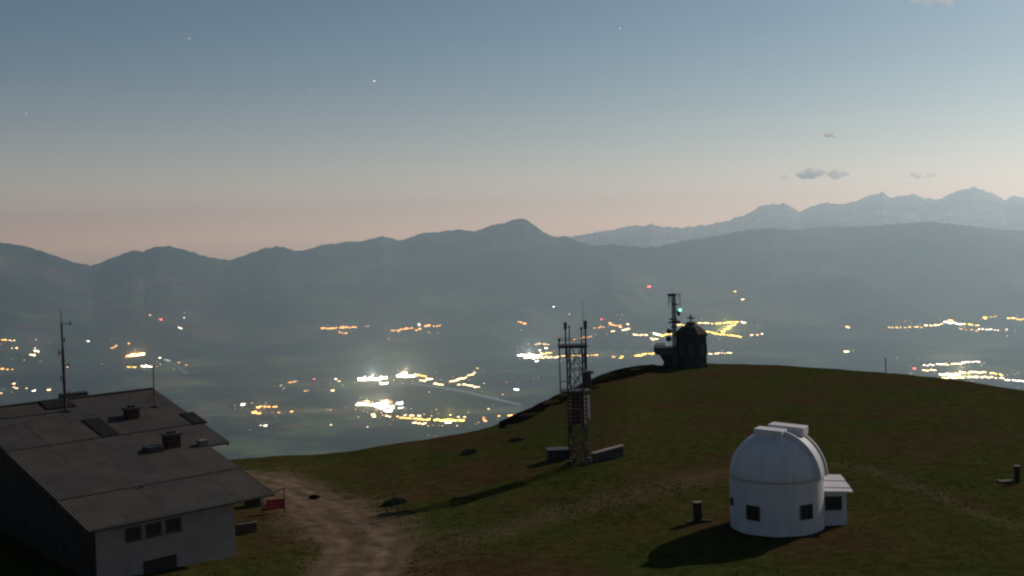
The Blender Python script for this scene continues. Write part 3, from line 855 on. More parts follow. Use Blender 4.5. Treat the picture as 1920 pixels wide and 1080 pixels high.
for px, py, r_ in ((1257, 619, .28), (1256, 633, .30)):
    MB().tube((cx_(px), my0 - .25, cz(py)), (cx_(px) - .05, my0 + .15, cz(py)), r_, 14, r_ * .9).tube((cx_(px), my0, cz(py)), (mx0, my0, cz(py)), .04).build('dish', M_DKSTEEL, mst)
for py, l0, l1 in ((597, 1258, 1272), (603, 1256, 1278), (570, 1262, 1274), (612, 1261, 1270), (601, 1262, 1277)):
    MB().box((cx_((l0 + l1) / 2), my0, cz(py)), ((l1 - l0) * CS, .2, .16)).build('crossarm', M_DKSTEEL, mst)
M_GREEN = mat('green lamp glass', (0.02, 0.25, 0.12), 0.3, 0.1, 3, emit=(0.12, 1.0, 0.55), emit_s=6.0)
lb = MB().box((cx_(1275), my0 - .1, cz(586)), (.32, .3, .5)).tube((cx_(1275), my0 - .1, cz(584)), (mx0, my0, cz(584)), .04).build('lamp_bracket', M_DKSTEEL, mst)
MB().lathe([(.05, -.12), (.13, -.06), (.14, .04), (.06, .12)], 10, (cx_(1278), my0 - .2, cz(580))).build('green_lamp', M_GREEN, lb)

# ------------------------------------------------------------------ small things on the meadow
p = ground(1308, 980)
t = thing('marker_post', 'short thick dark wooden post with pale cap near the dome', 'post', p, R(12))
MB().box((0, 0, .42), (.36, .34, 1.2)).build('post', M_WOOD, t, bevel=.03)
MB().box((0, 0, 1.05), (.42, .4, .05)).build('cap', M_TIMBER, t)
MB().box((.32, .12, .03), (.9, .14, .12), R(-20)).build('foot_beam', M_WOOD, t)
MB().box((-.15, .28, .03), (.9, .12, .10), R(25)).build('foot_beam', M_WOOD, t)
p = ground(1907, 905)
t = thing('marker_post', 'dark post with pale cap next to a flat stone slab', 'post', p, 0)
MB().box((0, 0, .35), (.24, .24, 1.15)).build('post', M_WOOD, t, bevel=.02)
MB().box((0, 0, .95), (.3, .3, .06)).build('cap', M_TIMBER, t)
p = ground(1886, 905)
tag(MB().box((p.x, p.y, p.z + .06), (.9, .5, .14), R(5)).build('stone_slab', M_CONC, None, bevel=.03), 'flat pale stone slab lying in the grass beside the dark post', 'slab')
p = ground(1661, 698.5)
t = thing('marker_pole', 'thin dark pole standing alone on the meadow crest', 'pole', p)
MB().tube((0, 0, -.2), (0, 0, 1.45), .045, 6).build('pole', M_WOOD, t)
MB().box((0, 0, 1.1), (.05, .2, .25)).build('marker_plate', M_WOOD, t)
p = ground(1899, 742)
t = thing('snow_stake', 'short pale stake on the far meadow slope', 'stake', p)
MB().tube((0, 0, -.2), (0, 0, .55), .05, 6).build('stake', M_TIMBER, t)
MB().tube((0, 0, .4), (0, 0, .5), .056, 6).build('band', M_RED, t)
# red board on a frame beside the hut
M_PLANK = mat('brown planks', (0.07, 0.048, 0.034), 0.9, 0.35, 4.0)
p = ground(514, 962)
t = thing('red_barrier', 'red board on a thin red metal frame beside the hut corner', 'barrier', p, R(24))
b = MB()
for x_, hh in ((-.62, .95), (.62, 1.35)): MB().tube((x_, 0, -.2), (x_, 0, hh), .035).build('post', M_RUST, t)
MB().tube((-.62, 0, .95), (.7, 0, 1.38), .03).build('top_rail', M_RUST, t)
for i in range(3):
    MB().box((.03 * i, -.045 - .02 * i, .3 + .2 * i), (1.22 - .12 * i, .03, .185), R(2 - 3 * i)).build('board', M_RED, t)
MB().tube((-.62, 0, .8), (-.62, .6, -.05), .025).build('brace', M_RUST, t)
MB().tube((.62, 0, .8), (.62, .6, -.05), .025).build('brace', M_RUST, t)
p = ground(476, 950)
t = thing('tarp_stack', 'dark crate stack with a pale sloping lid under the hut eave', 'crates', p, R(30))
MB().box((0, .2, .2), (.8, .6, .7)).build('crate', M_PLANK, t)
MB().add([(-.5, -.2, .62), (.5, -.2, .5), (.5, .6, .5), (-.5, .6, .62), (-.5, -.2, .66), (.5, -.2, .54), (.5, .6, .54), (-.5, .6, .66)],
         [(3, 2, 1, 0), (4, 5, 6, 7), (0, 1, 5, 4), (1, 2, 6, 5), (2, 3, 7, 6), (3, 0, 4, 7)]).build('lid', M_TIMBER, t)
p = ground(464, 1000)
t = thing('wooden_trough', 'dark wooden trough with a pale top edge by the hut wall', 'trough', p, R(30))
for x_ in (-.46, .46): MB().box((x_, .3, .2), (.06, .6, .6)).build('end_board', M_PLANK, t)
for i in range(3): MB().box((0, 0, .02 + .19 * i), (.98, .05, .18)).build('board', M_PLANK, t)
for i in range(3): MB().box((0, .6, .02 + .19 * i), (.98, .05, .18)).build('board', M_PLANK, t)
MB().box((0, -.01, .53), (1.06, .14, .045)).build('rim', M_TIMBER, t)
MB().box((0, .3, -.02), (.9, .55, .05)).build('bottom', M_WOOD, t)

# low juniper shrubs
M_JUN = mat('juniper needles', (0.012, 0.016, 0.010), 0.95, 0.45, 3.0)
def shrub(px, py, wx, wy, hh, n, label, seed):
    rnd = random.Random(seed); p = ground(px, py)
    t = thing('juniper_shrub', label, 'shrub', p, rnd.uniform(0, 6), None)
    lf = MB(); tk = MB()
    for i in range(n):
        a = rnd.uniform(0, 2 * math.pi); r_ = math.sqrt(rnd.random()); k = 1 - r_ * r_
        c = Vector((wx * r_ * math.cos(a), wy * r_ * math.sin(a), rnd.uniform(.02, max(.06, hh * (k * .8 + .2)))))
        d = Vector((rnd.gauss(0, 1), rnd.gauss(0, 1), rnd.uniform(.1, 1.2))).normalized(); s2 = d.orthogonal().normalized()
        L = rnd.uniform(.06, .16)
        lf.add([c - s2 * L * .3, c + s2 * L * .3, c + d * L], [(0, 1, 2)])
    for i in range(6):
        a = i * 1.05; tk.tube((0, 0, -.1), (wx * .6 * math.cos(a), wy * .6 * math.sin(a), hh * .4), .02, 4, .008)
    lf.build('foliage', M_JUN, t); tk.build('stems', M_WOOD, t)
shrub(740, 944, .75, .5, .3, 1500, 'low dark juniper shrub on the gravel beside the track', 1)
shrub(590, 934, .35, .25, .18, 500, 'small dark tuft of juniper at the gravel edge', 2)
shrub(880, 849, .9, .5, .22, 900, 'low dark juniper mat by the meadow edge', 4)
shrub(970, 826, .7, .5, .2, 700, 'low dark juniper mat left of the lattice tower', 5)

# dwarf heath between tower and chapel; its dark colour also paints the shoulder's shadow
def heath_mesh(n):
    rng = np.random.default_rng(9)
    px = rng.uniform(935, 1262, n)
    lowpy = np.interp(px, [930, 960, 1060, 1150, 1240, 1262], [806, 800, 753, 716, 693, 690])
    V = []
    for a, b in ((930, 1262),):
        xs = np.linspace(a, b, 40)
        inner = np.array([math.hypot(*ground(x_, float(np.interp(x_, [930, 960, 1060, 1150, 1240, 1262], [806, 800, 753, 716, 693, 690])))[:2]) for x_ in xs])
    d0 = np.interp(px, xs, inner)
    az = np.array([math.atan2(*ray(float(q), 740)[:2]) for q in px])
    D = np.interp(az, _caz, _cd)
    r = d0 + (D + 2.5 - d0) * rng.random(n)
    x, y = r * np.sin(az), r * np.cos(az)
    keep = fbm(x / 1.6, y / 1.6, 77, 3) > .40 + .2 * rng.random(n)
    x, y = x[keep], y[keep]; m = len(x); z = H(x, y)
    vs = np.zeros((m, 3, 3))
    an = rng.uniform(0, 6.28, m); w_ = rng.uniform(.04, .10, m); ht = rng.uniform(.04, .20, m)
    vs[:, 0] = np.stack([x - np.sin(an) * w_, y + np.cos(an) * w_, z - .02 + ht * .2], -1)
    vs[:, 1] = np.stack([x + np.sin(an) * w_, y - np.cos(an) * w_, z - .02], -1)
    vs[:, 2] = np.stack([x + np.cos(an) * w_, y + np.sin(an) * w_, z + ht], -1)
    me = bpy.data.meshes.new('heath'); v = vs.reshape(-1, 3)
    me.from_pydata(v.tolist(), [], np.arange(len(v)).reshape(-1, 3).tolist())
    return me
he = bpy.data.objects.new('heath', heath_mesh(22000)); col.objects.link(he); he.data.materials.append(mat('heath leaves in shadow tone', (0.030, 0.021, 0.011), 0.95, 0.4, 0.8, spec=0.0))
tag(he, 'dwarf heath with painted shadow tone along the meadow shoulder between tower and chapel', 'heath', kind='stuff')

# grass: short uneven tufts over the meadow
def grass_mesh(n):
    rng = np.random.default_rng(5)
    a = rng.uniform(-26, 26, n * 2); r = 42 + 92 * rng.random(n * 2) ** 1.1
    x = r * np.sin(np.radians(a)); y = r * np.cos(np.radians(a))
    D = np.interp(np.radians(a), _caz, _cd)
    dens = fbm(x / 3.0, y / 3.0, 61, 4)
    lx = (x - HUT.x) * HX.x + (y - HUT.y) * HX.y; ly = (x - HUT.x) * HY.x + (y - HUT.y) * HY.y
    inhut = (lx > -9) & (lx < .6) & (ly > .4) & (ly < 23)
    keep = (r < D + 3) & (bare_mask(x, y) < .25 + .3 * rng.random(n * 2)) & (dens > .22 + .5 * rng.random(n * 2)) & ~inhut & (np.hypot(x - DC.x, y - DC.y) > RD)
    x, y = x[keep][:n], y[keep][:n]
    z = H(x, y); m = len(x)
    V = []; 
    ht = rng.uniform(.02, .07, m) * (.6 + fbm(x / 6, y / 6, 66, 2))
    vs = np.zeros((m, 3, 3, 3))
    for b in range(3):
        an = rng.uniform(0, 6.28, m); ln = rng.uniform(.2, .9, m) * ht; w_ = rng.uniform(.02, .05, m)
        ox, oy = rng.normal(0, .05, m), rng.normal(0, .05, m)
        cxx, cyy = np.cos(an), np.sin(an)
        vs[:, b, 0] = np.stack([x + ox - cyy * w_, y + oy + cxx * w_, z - .02], -1)
        vs[:, b, 1] = np.stack([x + ox + cyy * w_, y + oy - cxx * w_, z - .02], -1)
        vs[:, b, 2] = np.stack([x + ox + cxx * ln, y + oy + cyy * ln, z + ht], -1)
    v = vs.reshape(-1, 3)
    me = bpy.data.meshes.new('grass')
    me.from_pydata(v.tolist(), [], np.arange(len(v)).reshape(-1, 3).tolist())
    return me
M_GRASS = mat('dry alpine grass', (0.060, 0.044, 0.013), 1.0, 0.3, 0.16, color2=(0.046, 0.056, 0.010), spec=0.0)
_nt = M_GRASS.node_tree; _pb = _nt.nodes['Principled BSDF']; _tr = _nt.nodes.new('ShaderNodeBsdfTranslucent'); _ms = _nt.nodes.new('ShaderNodeMixShader')
_nt.links.new(_pb.inputs['Base Color'].links[0].from_socket, _tr.inputs['Color']); _ms.inputs[0].default_value = 0.5
_nt.links.new(_pb.outputs[0], _ms.inputs[1]); _nt.links.new(_tr.outputs[0], _ms.inputs[2]); _nt.links.new(_ms.outputs[0], _nt.nodes['Material Output'].inputs['Surface'])   # thin blades let the moon through
gr = bpy.data.objects.new('grass', grass_mesh(34000)); col.objects.link(gr); gr.data.materials.append(M_GRASS)
tag(gr, 'short dry alpine grass tufts covering the summit meadow', 'grass', kind='stuff')

# ------------------------------------------------------------------ river in the valley
M_WATER = bpy.data.materials.new('river water'); M_WATER.use_nodes = True
_b = M_WATER.node_tree.nodes['Principled BSDF']; _b.inputs['Base Color'].default_value = (0.10, 0.13, 0.13, 1); _b.inputs['Roughness'].default_value = 0.25
_n = M_WATER.node_tree.nodes.new('ShaderNodeTexNoise'); _n.inputs['Scale'].default_value = 0.02
_bp = M_WATER.node_tree.nodes.new('ShaderNodeBump'); _bp.inputs['Strength'].default_value = 0.3
M_WATER.node_tree.links.new(_n.outputs['Fac'], _bp.inputs['Height']); M_WATER.node_tree.links.new(_bp.outputs['Normal'], _b.inputs['Normal'])
def river(pts, width):
    P = [landscape(*q) for q in pts]; vs = []; Q = []
    for a, b in zip(P[:-1], P[1:]):
        for i in range(8): Q.append(a.lerp(b, i / 8))
    Q.append(P[-1])
    for i, q in enumerate(Q):
        d = (Q[min(i + 1, len(Q) - 1)] - Q[max(i - 1, 0)]); d.z = 0; d.normalize(); s_ = Vector((-d.y, d.x, 0))
        w_ = width * (0.8 + .4 * vnoise(i * .4, 3.0, 5))
        for k in (-1, 1):
            e = q + s_ * (w_ * k); vs.append((e.x, e.y, float(VH(e.x, e.y)) + 6.0))
    fs = [(2 * i, 2 * i + 1, 2 * i + 3, 2 * i + 2) for i in range(len(Q) - 1)]
    o = MB().add(vs, fs).build('river', M_WATER, None); o['kind'] = 'structure'
river([(770, 720), (830, 728), (880, 737), (915, 746), (975, 760)], 34)
river([(292, 672), (315, 678), (332, 688), (350, 702)], 26)

# ------------------------------------------------------------------ lights of the valley towns
COLS = {'white': (1.0, 0.93, 0.82), 'warm': (1.0, 0.76, 0.42), 'orange': (1.0, 0.50, 0.13), 'yellow': (1.0, 0.70, 0.14), 'blue': (0.80, 0.90, 1.0), 'red': (1.0, 0.10, 0.10)}
M_TROOF = mat('town roof', (0.05, 0.035, 0.03), 0.9, 0.3, 0.1)
HOUSE = {}
def house_mesh(c, s):
    if (c, s) in HOUSE: return HOUSE[(c, s)]
    L, W, Hh = 7.5, 5.5, 7.0
    b = MB().add([(-L, -W, -6), (L, -W, -6), (L, W, -6), (-L, W, -6), (-L, -W, Hh), (L, -W, Hh), (L, W, Hh), (-L, W, Hh), (-L, 0, Hh + 4), (L, 0, Hh + 4)],
                 [(0, 1, 5, 4), (1, 2, 6, 9, 5), (2, 3, 7, 6), (3, 0, 4, 8, 7), (3, 2, 1, 0)])
    me = b.mesh('lit_house', mat('lit facade %s %g' % (c, s), (0.5, 0.45, 0.4), 0.8, 0.1, 0.2, emit=COLS[c], emit_s=s))
    import bmesh
    bm = bmesh.new(); bm.from_mesh(me)
    e = [bm.verts.new(p) for p in ((-L - .6, -W - .8, Hh - .5), (L + .6, -W - .8, Hh - .5), (L + .6, 0, Hh + 4.2), (-L - .6, 0, Hh + 4.2), (L + .6, W + .8, Hh - .5), (-L - .6, W + .8, Hh - .5))]
    f1 = bm.faces.new((e[0], e[1], e[2], e[3])); f2 = bm.faces.new((e[3], e[2], e[4], e[5]))
    me.materials.append(M_TROOF); f1.material_index = 1; f2.material_index = 1
    bm.to_mesh(me); bm.free()
    HOUSE[(c, s)] = me
    return me
rl = random.Random(11)
LIT = []
def lit(px, py, c, s, k, label, group, cat='house', name='lit_house'):
    p = landscape(px, py)
    d = p.length / 9000.0                      # farther quarters have the larger blocks
    kk = k * (0.85 + 0.65 * d) * (1.18 if s >= 7 else 1.0)
    sc_ = Vector((kk * rl.uniform(.9, 1.25), kk * rl.uniform(.85, 1.2), kk * rl.uniform(.85, 1.1)))
    LIT.append((kk / d * s ** .5, p, sc_, rl.uniform(-.6, .6), c, s, label, group))
def build_lit():
    LIT.sort(key=lambda q: -q[0])
    for q, p, sc_, rz, c, s, label, group in LIT[:295]:
        o = bpy.data.objects.new('lit_house', house_mesh(c, s)); col.objects.link(o)
        o.location = p; o.scale = sc_; o.rotation_euler = (0, 0, rz)
        tag(o, label, 'house', group)
    me = bpy.data.meshes.new('town_lights'); vs = []; fs = []; mi = []; ms = []
    for q, p, sc_, rz, c, s, label, group in LIT[295:]:
        src = house_mesh(c, s); off = len(vs); M_ = Matrix.Translation(p) @ Matrix.Rotation(rz, 4, 'Z') @ Matrix.Diagonal((*sc_, 1))
        vs += [tuple(M_ @ v.co) for v in src.vertices]
        for f in src.polygons:
            m_ = src.materials[f.material_index]
            if m_ not in ms: ms.append(m_)
            fs.append([i + off for i in f.vertices]); mi.append(ms.index(m_))
    me.from_pydata(vs, [], fs)
    for m_ in ms: me.materials.append(m_)
    me.polygons.foreach_set('material_index', mi)
    o = bpy.data.objects.new('town_lights', me); col.objects.link(o)
    tag(o, 'faint scatter of smaller lit houses across the valley towns', 'houses', kind='stuff')
def row(a, b, n, c, s, k, label, group, jit=1.5, **kw):
    for i in range(n):
        t = (i + .5) / n
        lit(a[0] + (b[0] - a[0]) * t + rl.uniform(-jit, jit) * 1.6, a[1] + (b[1] - a[1]) * t + rl.uniform(-jit, jit) * .7, c, s * 1.0, k * rl.uniform(.7, 1.25), label, group, **kw)
G = {}
def town(group, label, rows):
    for r_ in rows:
        a, b, n, c, s, k = r_[:6]; note = r_[6] if len(r_) > 6 else label; gg = group + ', ' + c + (', ' + note if len(r_) > 6 else '')
        row(a, b, n, c, s, k, '%s %s' % ({'white': 'bright white lit house', 'warm': 'warm white lit house', 'orange': 'small orange lit house', 'yellow': 'yellow lit house', 'blue': 'cold blue white lit house', 'red': 'red lit house'}[c], note), gg)
town('lights of the big town on the valley floor', 'in the brightest town on the valley floor', [
    ((676, 713), (722, 711), 8, 'white', 9, 1.7, 'in the longest white streak of the brightest town'), ((718, 720), (724, 721), 2, 'white', 7, 1.3, 'in the small knot under the longest white streak'), ((746, 706), (774, 707), 6, 'white', 9, 1.7, 'in the white streak joined to the yellow strip'),
    ((777, 704), (797, 706), 4, 'yellow', 3.5, 1.2), ((787, 715), (808, 711), 5, 'warm', 5, 1.1, 'just under the yellow strip of the brightest town'), ((812, 720), (834, 722), 4, 'warm', 5, 1.0, 'at the head of the pale river'),
    ((840, 717), (872, 709), 6, 'warm', 5, 1.1, 'along the slanting row above the river'), ((872, 709), (893, 699), 4, 'warm', 4, 1.0, 'at the upper tip of the slanting row'), ((858, 721), (900, 727), 6, 'warm', 4.5, .9, 'along the straight row beside the river'),
    ((888, 698), (900, 690), 2, 'yellow', 1.5, .8)])
town('lights of the town by the summit ridge', 'in the dense town just below the brightest town', [
    ((668, 759), (705, 760), 7, 'white', 8, 1.35, 'in the white streak leading into the glaring blob'), ((676, 755), (700, 757), 3, 'orange', 3, 1.2), ((712, 762), (733, 766), 7, 'white', 12, 2.5, 'inside the biggest glaring white blob of the valley'), ((720, 770), (733, 772), 3, 'white', 9, 1.5, 'at the foot of the biggest glaring blob'),
    ((751, 757), (752, 757), 1, 'blue', 9, 1.3), ((748, 767), (755, 763), 2, 'blue', 3, .8), ((696, 777), (704, 783), 2, 'warm', 5, 1.0), ((722, 780), (732, 781), 2, 'warm', 5, .9),
    ((745, 782), (780, 787), 7, 'orange', 5, .85, 'in the orange end of the long lit row'), ((755, 778), (790, 781), 4, 'warm', 5, .8), ((775, 794), (800, 795), 4, 'warm', 5, .8), ((782, 787), (808, 787), 5, 'yellow', 5, .95, 'where the orange row turns yellow'),
    ((814, 788), (868, 789), 11, 'yellow', 6, 1.0, 'in the long straight yellow row of the dense town'), ((835, 792), (845, 793), 2, 'white', 7, .9), ((855, 783), (879, 782), 2, 'warm', 4, .7),
    ((904, 783), (911, 790), 4, 'orange', 4, .85), ((935, 780), (937, 781), 1, 'orange', 4, .7), ((955, 780), (966, 779), 3, 'orange', 5, .85), ((914, 768), (915, 768), 1, 'warm', 4, .7)])
town('lights of the hamlet beyond the hut roof', 'in the orange hamlet beyond the hut roof edge', [
    ((453, 758), (458, 761), 3, 'white', 6, .95), ((474, 774), (488, 776), 4, 'orange', 6, 1.2), ((482, 764), (520, 763), 7, 'orange', 4, .85),
    ((519, 774), (523, 774), 1, 'orange', 3, .7), ((546, 772), (547, 772), 1, 'orange', 3.5, .7), ((498, 799), (501, 800), 1, 'white', 6, .8), ((488, 799), (490, 799), 1, 'warm', 2, .6)])
town('scattered lights on the dim valley fields', 'alone on the dim fields of the valley', [
    ((540, 719), (560, 715), 3, 'orange', 1.6, .8), ((570, 734), (582, 732), 2, 'orange', 1.6, .7), ((589, 711), (591, 711), 1, 'red', 3, .8), ((627, 711), (628, 711), 1, 'white', 5, .8),
    ((634, 715), (635, 716), 1, 'warm', 2.5, .7), ((622, 732), (627, 733), 2, 'warm', 4, .8), ((619, 798), (621, 798), 1, 'warm', 4, .65), ((618, 769), (620, 769), 1, 'warm', 1.5, .6), ((964, 729), (970, 732), 2, 'blue', 7, .9), ((947, 718), (948, 718), 1, 'red', 1.6, .7)])
town('lights along the foot of the range', 'strung along the foot of the mountain range', [
    ((600, 616), (668, 614), 14, 'orange', 3.0, .9), ((610, 616), (650, 615), 4, 'yellow', 4, .8), ((636, 624), (650, 625), 3, 'orange', 3.2, .9), ((682, 613), (692, 613), 2, 'orange', 1.5, .7),
    ((734, 621), (776, 616), 12, 'orange', 3.2, .95), ((783, 607), (788, 610), 2, 'white', 6, .9), ((782, 620), (788, 616), 3, 'orange', 4, .8), ((796, 613), (808, 610), 4, 'orange', 5, .9), ((812, 611), (826, 611), 3, 'orange', 3, .8),
    ((970, 604), (985, 607), 5, 'orange', 4, .8)])
town('lights of the town behind the lattice tower', 'in the white town behind the lattice tower', [
    ((971, 667), (1012, 668), 12, 'white', 8, 1.05, 'in the white town streak before the lattice tower'), ((985, 671), (1008, 672), 5, 'white', 8, 1.0, 'on the lower edge of the streak before the tower'), ((1000, 645), (1028, 647), 5, 'warm', 2.2, .9), ((1012, 658), (1015, 657), 1, 'white', 6, .9), ((1024, 654), (1025, 654), 1, 'white', 6, .9),
    ((1006, 678), (1010, 676), 2, 'blue', 7, .85), ((1012, 664), (1034, 662), 6, 'yellow', 3.5, .9), ((1012, 671), (1050, 670), 9, 'warm', 4.5, .85), ((1054, 668), (1122, 666), 13, 'yellow', 3.6, .8),
    ((1072, 637), (1112, 632), 8, 'orange', 2.2, .8)])
town('lights of the city beyond the chapel', 'in the wide golden city beyond the chapel', [
    ((1114, 615), (1134, 613), 4, 'orange', 2.4, .9), ((1140, 606), (1166, 614), 7, 'orange', 4, .95), ((1129, 600), (1131, 600), 1, 'red', 4, .9), ((1177, 609), (1178, 609), 1, 'warm', 5, .9), ((1167, 619), (1180, 618), 3, 'warm', 5, .8),
    ((1147, 621), (1155, 622), 2, 'warm', 4, .75), ((1186, 628), (1215, 629), 7, 'warm', 5, .85), ((1227, 626), (1240, 628), 4, 'white', 8, 1.0), ((1220, 636), (1234, 637), 4, 'warm', 5, .85),
    ((1236, 630), (1266, 626), 7, 'yellow', 4.5, .95), ((1190, 668), (1242, 661), 13, 'yellow', 5, .9, 'in the low golden row running up to the pulpit'), ((1163, 673), (1168, 670), 3, 'yellow', 4, .8), ((1145, 669), (1155, 670), 2, 'yellow', 3, .7),
    ((1272, 611), (1292, 608), 5, 'yellow', 4.5, .95), ((1306, 607), (1336, 606), 6, 'warm', 5, .8), ((1340, 608), (1382, 604), 8, 'yellow', 4.5, .9, 'on the upper stroke of the golden zigzag'), ((1378, 607), (1352, 624), 8, 'yellow', 5, 1.0, 'on the slanting stroke of the golden zigzag'),
    ((1322, 621), (1352, 628), 8, 'yellow', 5, .95), ((1350, 626), (1388, 632), 9, 'yellow', 4.5, .95, 'on the lower stroke of the golden zigzag'), ((1388, 604), (1400, 605), 3, 'white', 6, .9), ((1408, 629), (1430, 627), 3, 'warm', 4.5, .75),
    ((1328, 664), (1371, 662), 9, 'warm', 4.5, .8)])
town('lights on the forested slope', 'alone high on the dark forested slope', [
    ((1379, 546), (1381, 546), 1, 'yellow', 5, .8), ((1389, 563), (1397, 562), 2, 'warm', 6, .8), ((1215, 538), (1216, 538), 1, 'red', 8, .9), ((1037, 575), (1038, 575), 1, 'blue', 7, .8), ((1068, 589), (1069, 589), 1, 'white', 1.5, .6),
    ((281, 591), (283, 592), 1, 'orange', 5, .7), ((299, 599), (300, 599), 2, 'red', 6, .8), ((345, 596), (346, 596), 1, 'white', 3, .6), ((335, 615), (342, 616), 2, 'white', 5, .75)])
town('lights of the villages at the right', 'in the long village row above the bare meadow', [
    ((1588, 613), (1594, 614), 2, 'warm', 4, .8), ((1583, 660), (1592, 660), 3, 'warm', 6, .85), ((1664, 614), (1732, 614), 9, 'yellow', 3.2, .75), ((1736, 612), (1770, 608), 7, 'warm', 5, .9), ((1771, 605), (1800, 608), 7, 'white', 6.5, 1.05), ((1778, 602), (1786, 602), 2, 'yellow', 5, .9),
    ((1802, 609), (1838, 610), 6, 'yellow', 5, .85), ((1800, 617), (1835, 621), 4, 'orange', 2.2, .8), ((1834, 617), (1872, 620), 7, 'white', 4.5, .75), ((1886, 619), (1888, 619), 1, 'warm', 4, .7), ((1846, 595), (1850, 598), 3, 'yellow', 6, .95), ((1855, 594), (1872, 594), 4, 'yellow', 2, .7), ((1890, 596), (1920, 600), 6, 'yellow', 4.5, .8)])
town('lights of the bright town below the meadow crest', 'in the bright town just past the meadow crest', [
    ((1730, 686), (1770, 683), 7, 'white', 5.5, .8, 'on the thin upper string past the meadow crest'), ((1770, 684), (1805, 683), 6, 'warm', 5.5, .8, 'in the middle of the thin upper string'), ((1805, 681), (1838, 678), 6, 'white', 6, .8, 'at the far tip of the thin upper string'), ((1714, 691), (1718, 692), 1, 'red', 6, .8), ((1728, 695), (1756, 695), 6, 'warm', 5, .75),
    ((1760, 703), (1800, 703), 8, 'white', 7, .9, 'at the start of the dense band past the crest'), ((1800, 700), (1850, 698), 8, 'warm', 6.5, .9, 'along the upper edge of the dense band past the crest'), ((1764, 709), (1850, 707), 13, 'warm', 6.5, .9, 'in the middle of the dense band past the crest'), ((1855, 699), (1882, 705), 5, 'yellow', 5, .8), ((1852, 708), (1882, 710), 5, 'warm', 5, .75),
    ((1884, 712), (1920, 716), 6, 'white', 6, .85), ((1745, 712), (1765, 712), 3, 'white', 6, .8)])
town('lights at the edge left of the mast', 'among the fields left of the hut mast', [
    ((2, 637), (14, 638), 3, 'orange', 4.5, .9), ((16, 639), (30, 639), 3, 'warm', 3, .7), ((64, 637), (66, 637), 1, 'warm', 2, .6), ((22, 653), (36, 654), 3, 'warm', 3, .65), ((55, 665), (62, 667), 3, 'warm', 6, .9), ((64, 659), (74, 658), 3, 'white', 5, .7), ((65, 654), (66, 654), 1, 'warm', 3, .6),
    ((2, 693), (14, 693), 3, 'orange', 4, .85), ((22, 694), (23, 694), 1, 'orange', 3.5, .65), ((26, 720), (28, 722), 1, 'warm', 6, .75), ((27, 727), (34, 729), 2, 'warm', 3.5, .6), ((48, 729), (49, 729), 1, 'warm', 3, .55), ((60, 734), (67, 734), 2, 'white', 6, .75), ((88, 731), (94, 731), 2, 'warm', 6, .75), ((0, 738), (2, 738), 1, 'warm', 5, .7)])
town('lights right of the hut mast', 'in the small village beyond the hut ridge', [
    ((164, 640), (166, 640), 1, 'white', 5, .75), ((210, 654), (222, 648), 3, 'orange', 2.5, .7), ((241, 644), (243, 644), 1, 'orange', 5, .75), ((240, 667), (268, 666), 7, 'warm', 9, 1.25), ((234, 668), (244, 668), 2, 'orange', 5, 1.0), ((238, 689), (257, 688), 4, 'yellow', 4, .75), ((266, 688), (284, 687), 5, 'white', 7, 1.0),
    ((299, 672), (303, 672), 1, 'white', 5.5, .75), ((306, 674), (321, 676), 3, 'blue', 1.5, .7), ((337, 681), (339, 681), 1, 'orange', 5, .75), ((349, 685), (350, 686), 1, 'orange', 2.5, .6), ((125, 688), (128, 688), 1, 'white', 3, .6)])
# the smaller lamps and windows scattered round each quarter
for q in list(LIT):
    for _ in range(2):
        if rl.random() < .55: continue
        p = q[1] + Vector((rl.gauss(0, 130), rl.gauss(0, 260), 0)); t = TREES[0].ray_cast(Vector((p.x, p.y, 500)), Vector((0, 0, -1)))[0]
        t2 = TREES[1].ray_cast(Vector((p.x, p.y, 500)), Vector((0, 0, -1)))[0]
        if t2 is not None and t2.z > t.z: t = t2
        kk = rl.uniform(.3, .6); c = rl.choice(('warm', 'orange', 'white', q[4]))
        LIT.append((0.0, t, Vector((kk, kk, kk)), rl.uniform(-.6, .6), c if c != 'red' else 'warm', rl.choice((1.0, 2.0, 4.0)), '', ''))
build_lit()

# floodlights that wash the brightest quarters
def floodlight(px, py, power, c, label):
    p = landscape(px, py)
    t = thing('floodlight_mast', label, 'floodlight', p, 0, 'floodlight masts in the valley towns')
    MB().tube((0, 0, -5), (0, 0, 38), .5, 6, .3).build('pole', M_STEEL, t)
    MB().box((0, 0, 39), (5, 2, 2)).build('lamp_head', mat('floodlight glass ' + c, (.6, .6, .6), .4, .1, 1, emit=COLS[c], emit_s=20), t)
    ld_ = bpy.data.lights.new('floodlight_lamp', 'POINT'); ld_.energy = power * 0.6; ld_.color = COLS[c]; ld_.shadow_soft_size = 8.0
    lo = bpy.data.objects.new('floodlight_lamp', ld_); col.objects.link(lo); lo.parent = t; lo.location = (0, -6, 60)
for px, py, pw, c, lb_ in ((700, 711, 1.25e+07, 'white', 'floodlight mast among the white halls of the brightest town'), (760, 706, 1.25e+07, 'warm', 'floodlight mast at the yellow end of the brightest town'),
                      (722, 766, 1.25e+07, 'warm', 'floodlight mast in the dense town below the brightest town'), (688, 759, 6e+06, 'warm', 'floodlight mast at the tail of the dense town'), (254, 667, 7.5e+06, 'orange', 'floodlight mast of the village beyond the hut ridge'),
                      (992, 668, 1e+07, 'white', 'floodlight mast of the white town behind the lattice tower'), (1360, 618, 1.25e+07, 'yellow', 'floodlight mast in the golden city beyond the chapel'), (1800, 704, 1e+07, 'warm', 'floodlight mast of the town past the meadow crest'),
                      (845, 788, 4e+06, 'yellow', 'floodlight mast at the long yellow row of houses'), (485, 772, 2.5e+06, 'orange', 'floodlight mast of the orange hamlet beyond the roof')):
    floodlight(px, py, pw, c, lb_)

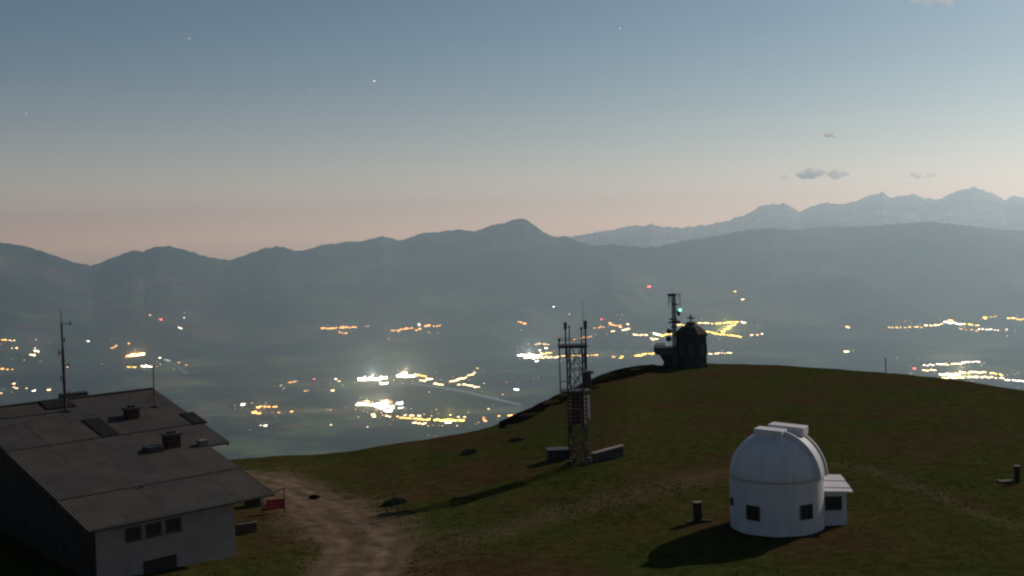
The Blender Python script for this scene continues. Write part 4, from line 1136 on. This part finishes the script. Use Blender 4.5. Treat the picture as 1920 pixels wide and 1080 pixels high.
# ------------------------------------------------------------------ clouds beyond the haze, and stars
def cloud(px, py, wpx, hpx, dens, n, seed, label, color=(1, 1, 1), D=52000.0):
    rnd = random.Random(seed); d = ray(px, py); k = D / math.hypot(d.x, d.y); c = Vector((0, 0, CAM_H)) + d * k
    u_ = D / F_PX; b = MB()
    for i in range(n):
        t = rnd.uniform(-1, 1); rr_ = hpx * u_ * rnd.uniform(.22, .5) * (1 - .6 * abs(t))
        prof = [(max(1e-3, rr_ * math.sin(a)), -rr_ * .75 * math.cos(a)) for a in np.linspace(0.05, math.pi - .05, 8)]
        b.lathe(prof, 12, (t * wpx * u_ * .5, rnd.uniform(-.5, .5) * hpx * u_ * 2, rnd.uniform(-.25, .35) * hpx * u_ * (1 - .5 * abs(t))))
    m = bpy.data.materials.new('cloud vapour'); m.use_nodes = True; m.node_tree.nodes.clear()
    o_ = m.node_tree.nodes.new('ShaderNodeOutputMaterial'); v_ = m.node_tree.nodes.new('ShaderNodeVolumePrincipled')
    v_.inputs['Color'].default_value = (*color, 1); v_.inputs['Density'].default_value = dens; v_.inputs['Anisotropy'].default_value = 0.3
    m.node_tree.links.new(v_.outputs[0], o_.inputs['Volume'])
    o = b.build('cloud', m); o.location = c; o.rotation_euler = (0, 0, -math.atan2(d.x, d.y))
    rm = o.modifiers.new('remesh', 'REMESH'); rm.mode = 'VOXEL'; rm.voxel_size = hpx * u_ / 14
    tag(o, label, 'cloud')
cloud(1521, 325, 52, 26, 1 / 170.0, 34, 1, 'small grey blue cloud floating over the far right peaks')
cloud(1566, 328, 50, 18, 1 / 170.0, 22, 2, 'flat grey cloud trailing right of the larger small cloud')
cloud(1470, 334, 28, 11, 1 / 170.0, 10, 3, 'tiny cloud shred left of the grey blue cloud')
cloud(1722, 329, 62, 18, 1 / 220.0, 18, 4, 'thin pale grey cloud over the rightmost peaks')
cloud(1556, 256, 22, 16, 1 / 150.0, 10, 5, 'tiny pinkish puff alone above the grey clouds', (1, .9, .88))
cloud(1520, 260, 10, 5, 1 / 900.0, 6, 6, 'faintest shred beside the tiny pinkish puff', (1, .9, .88))
cloud(1758, -4, 90, 40, 1 / 1500.0, 18, 7, 'soft pink moonlit wisp high in the sky', (1, .85, .85))
cloud(35, 295, 60, 12, 1 / 5200.0, 14, 8, 'faint pink wisp low over the left mountain end', (1, .85, .85))
for px, py, r_, s_, lb_ in ((702, 152, 70, 5, 'brightest white star high above the long mountain range'), (50, 213, 55, 2.2, 'faint star above the falling left end of the range'), (355, 72, 55, 2.0, 'faint star high above the notch in the range'), (1163, 53, 55, 2.0, 'faint star high above the lattice tower'), (585, 168, 45, 1.2, 'dimmest star beside the brightest one')):
    d = ray(px, py).normalized() * 160000
    o = MB().lathe([(r_ * .05, -r_), (r_ * .7, -r_ * .7), (r_, 0), (r_ * .7, r_ * .7), (r_ * .05, r_)], 8).build('star', mat('starlight %g' % s_, (1, 1, 1), 1, 0, 1, emit=(.9, .95, 1), emit_s=s_))
    o.location = d + Vector((0, 0, CAM_H)); tag(o, lb_, 'star')
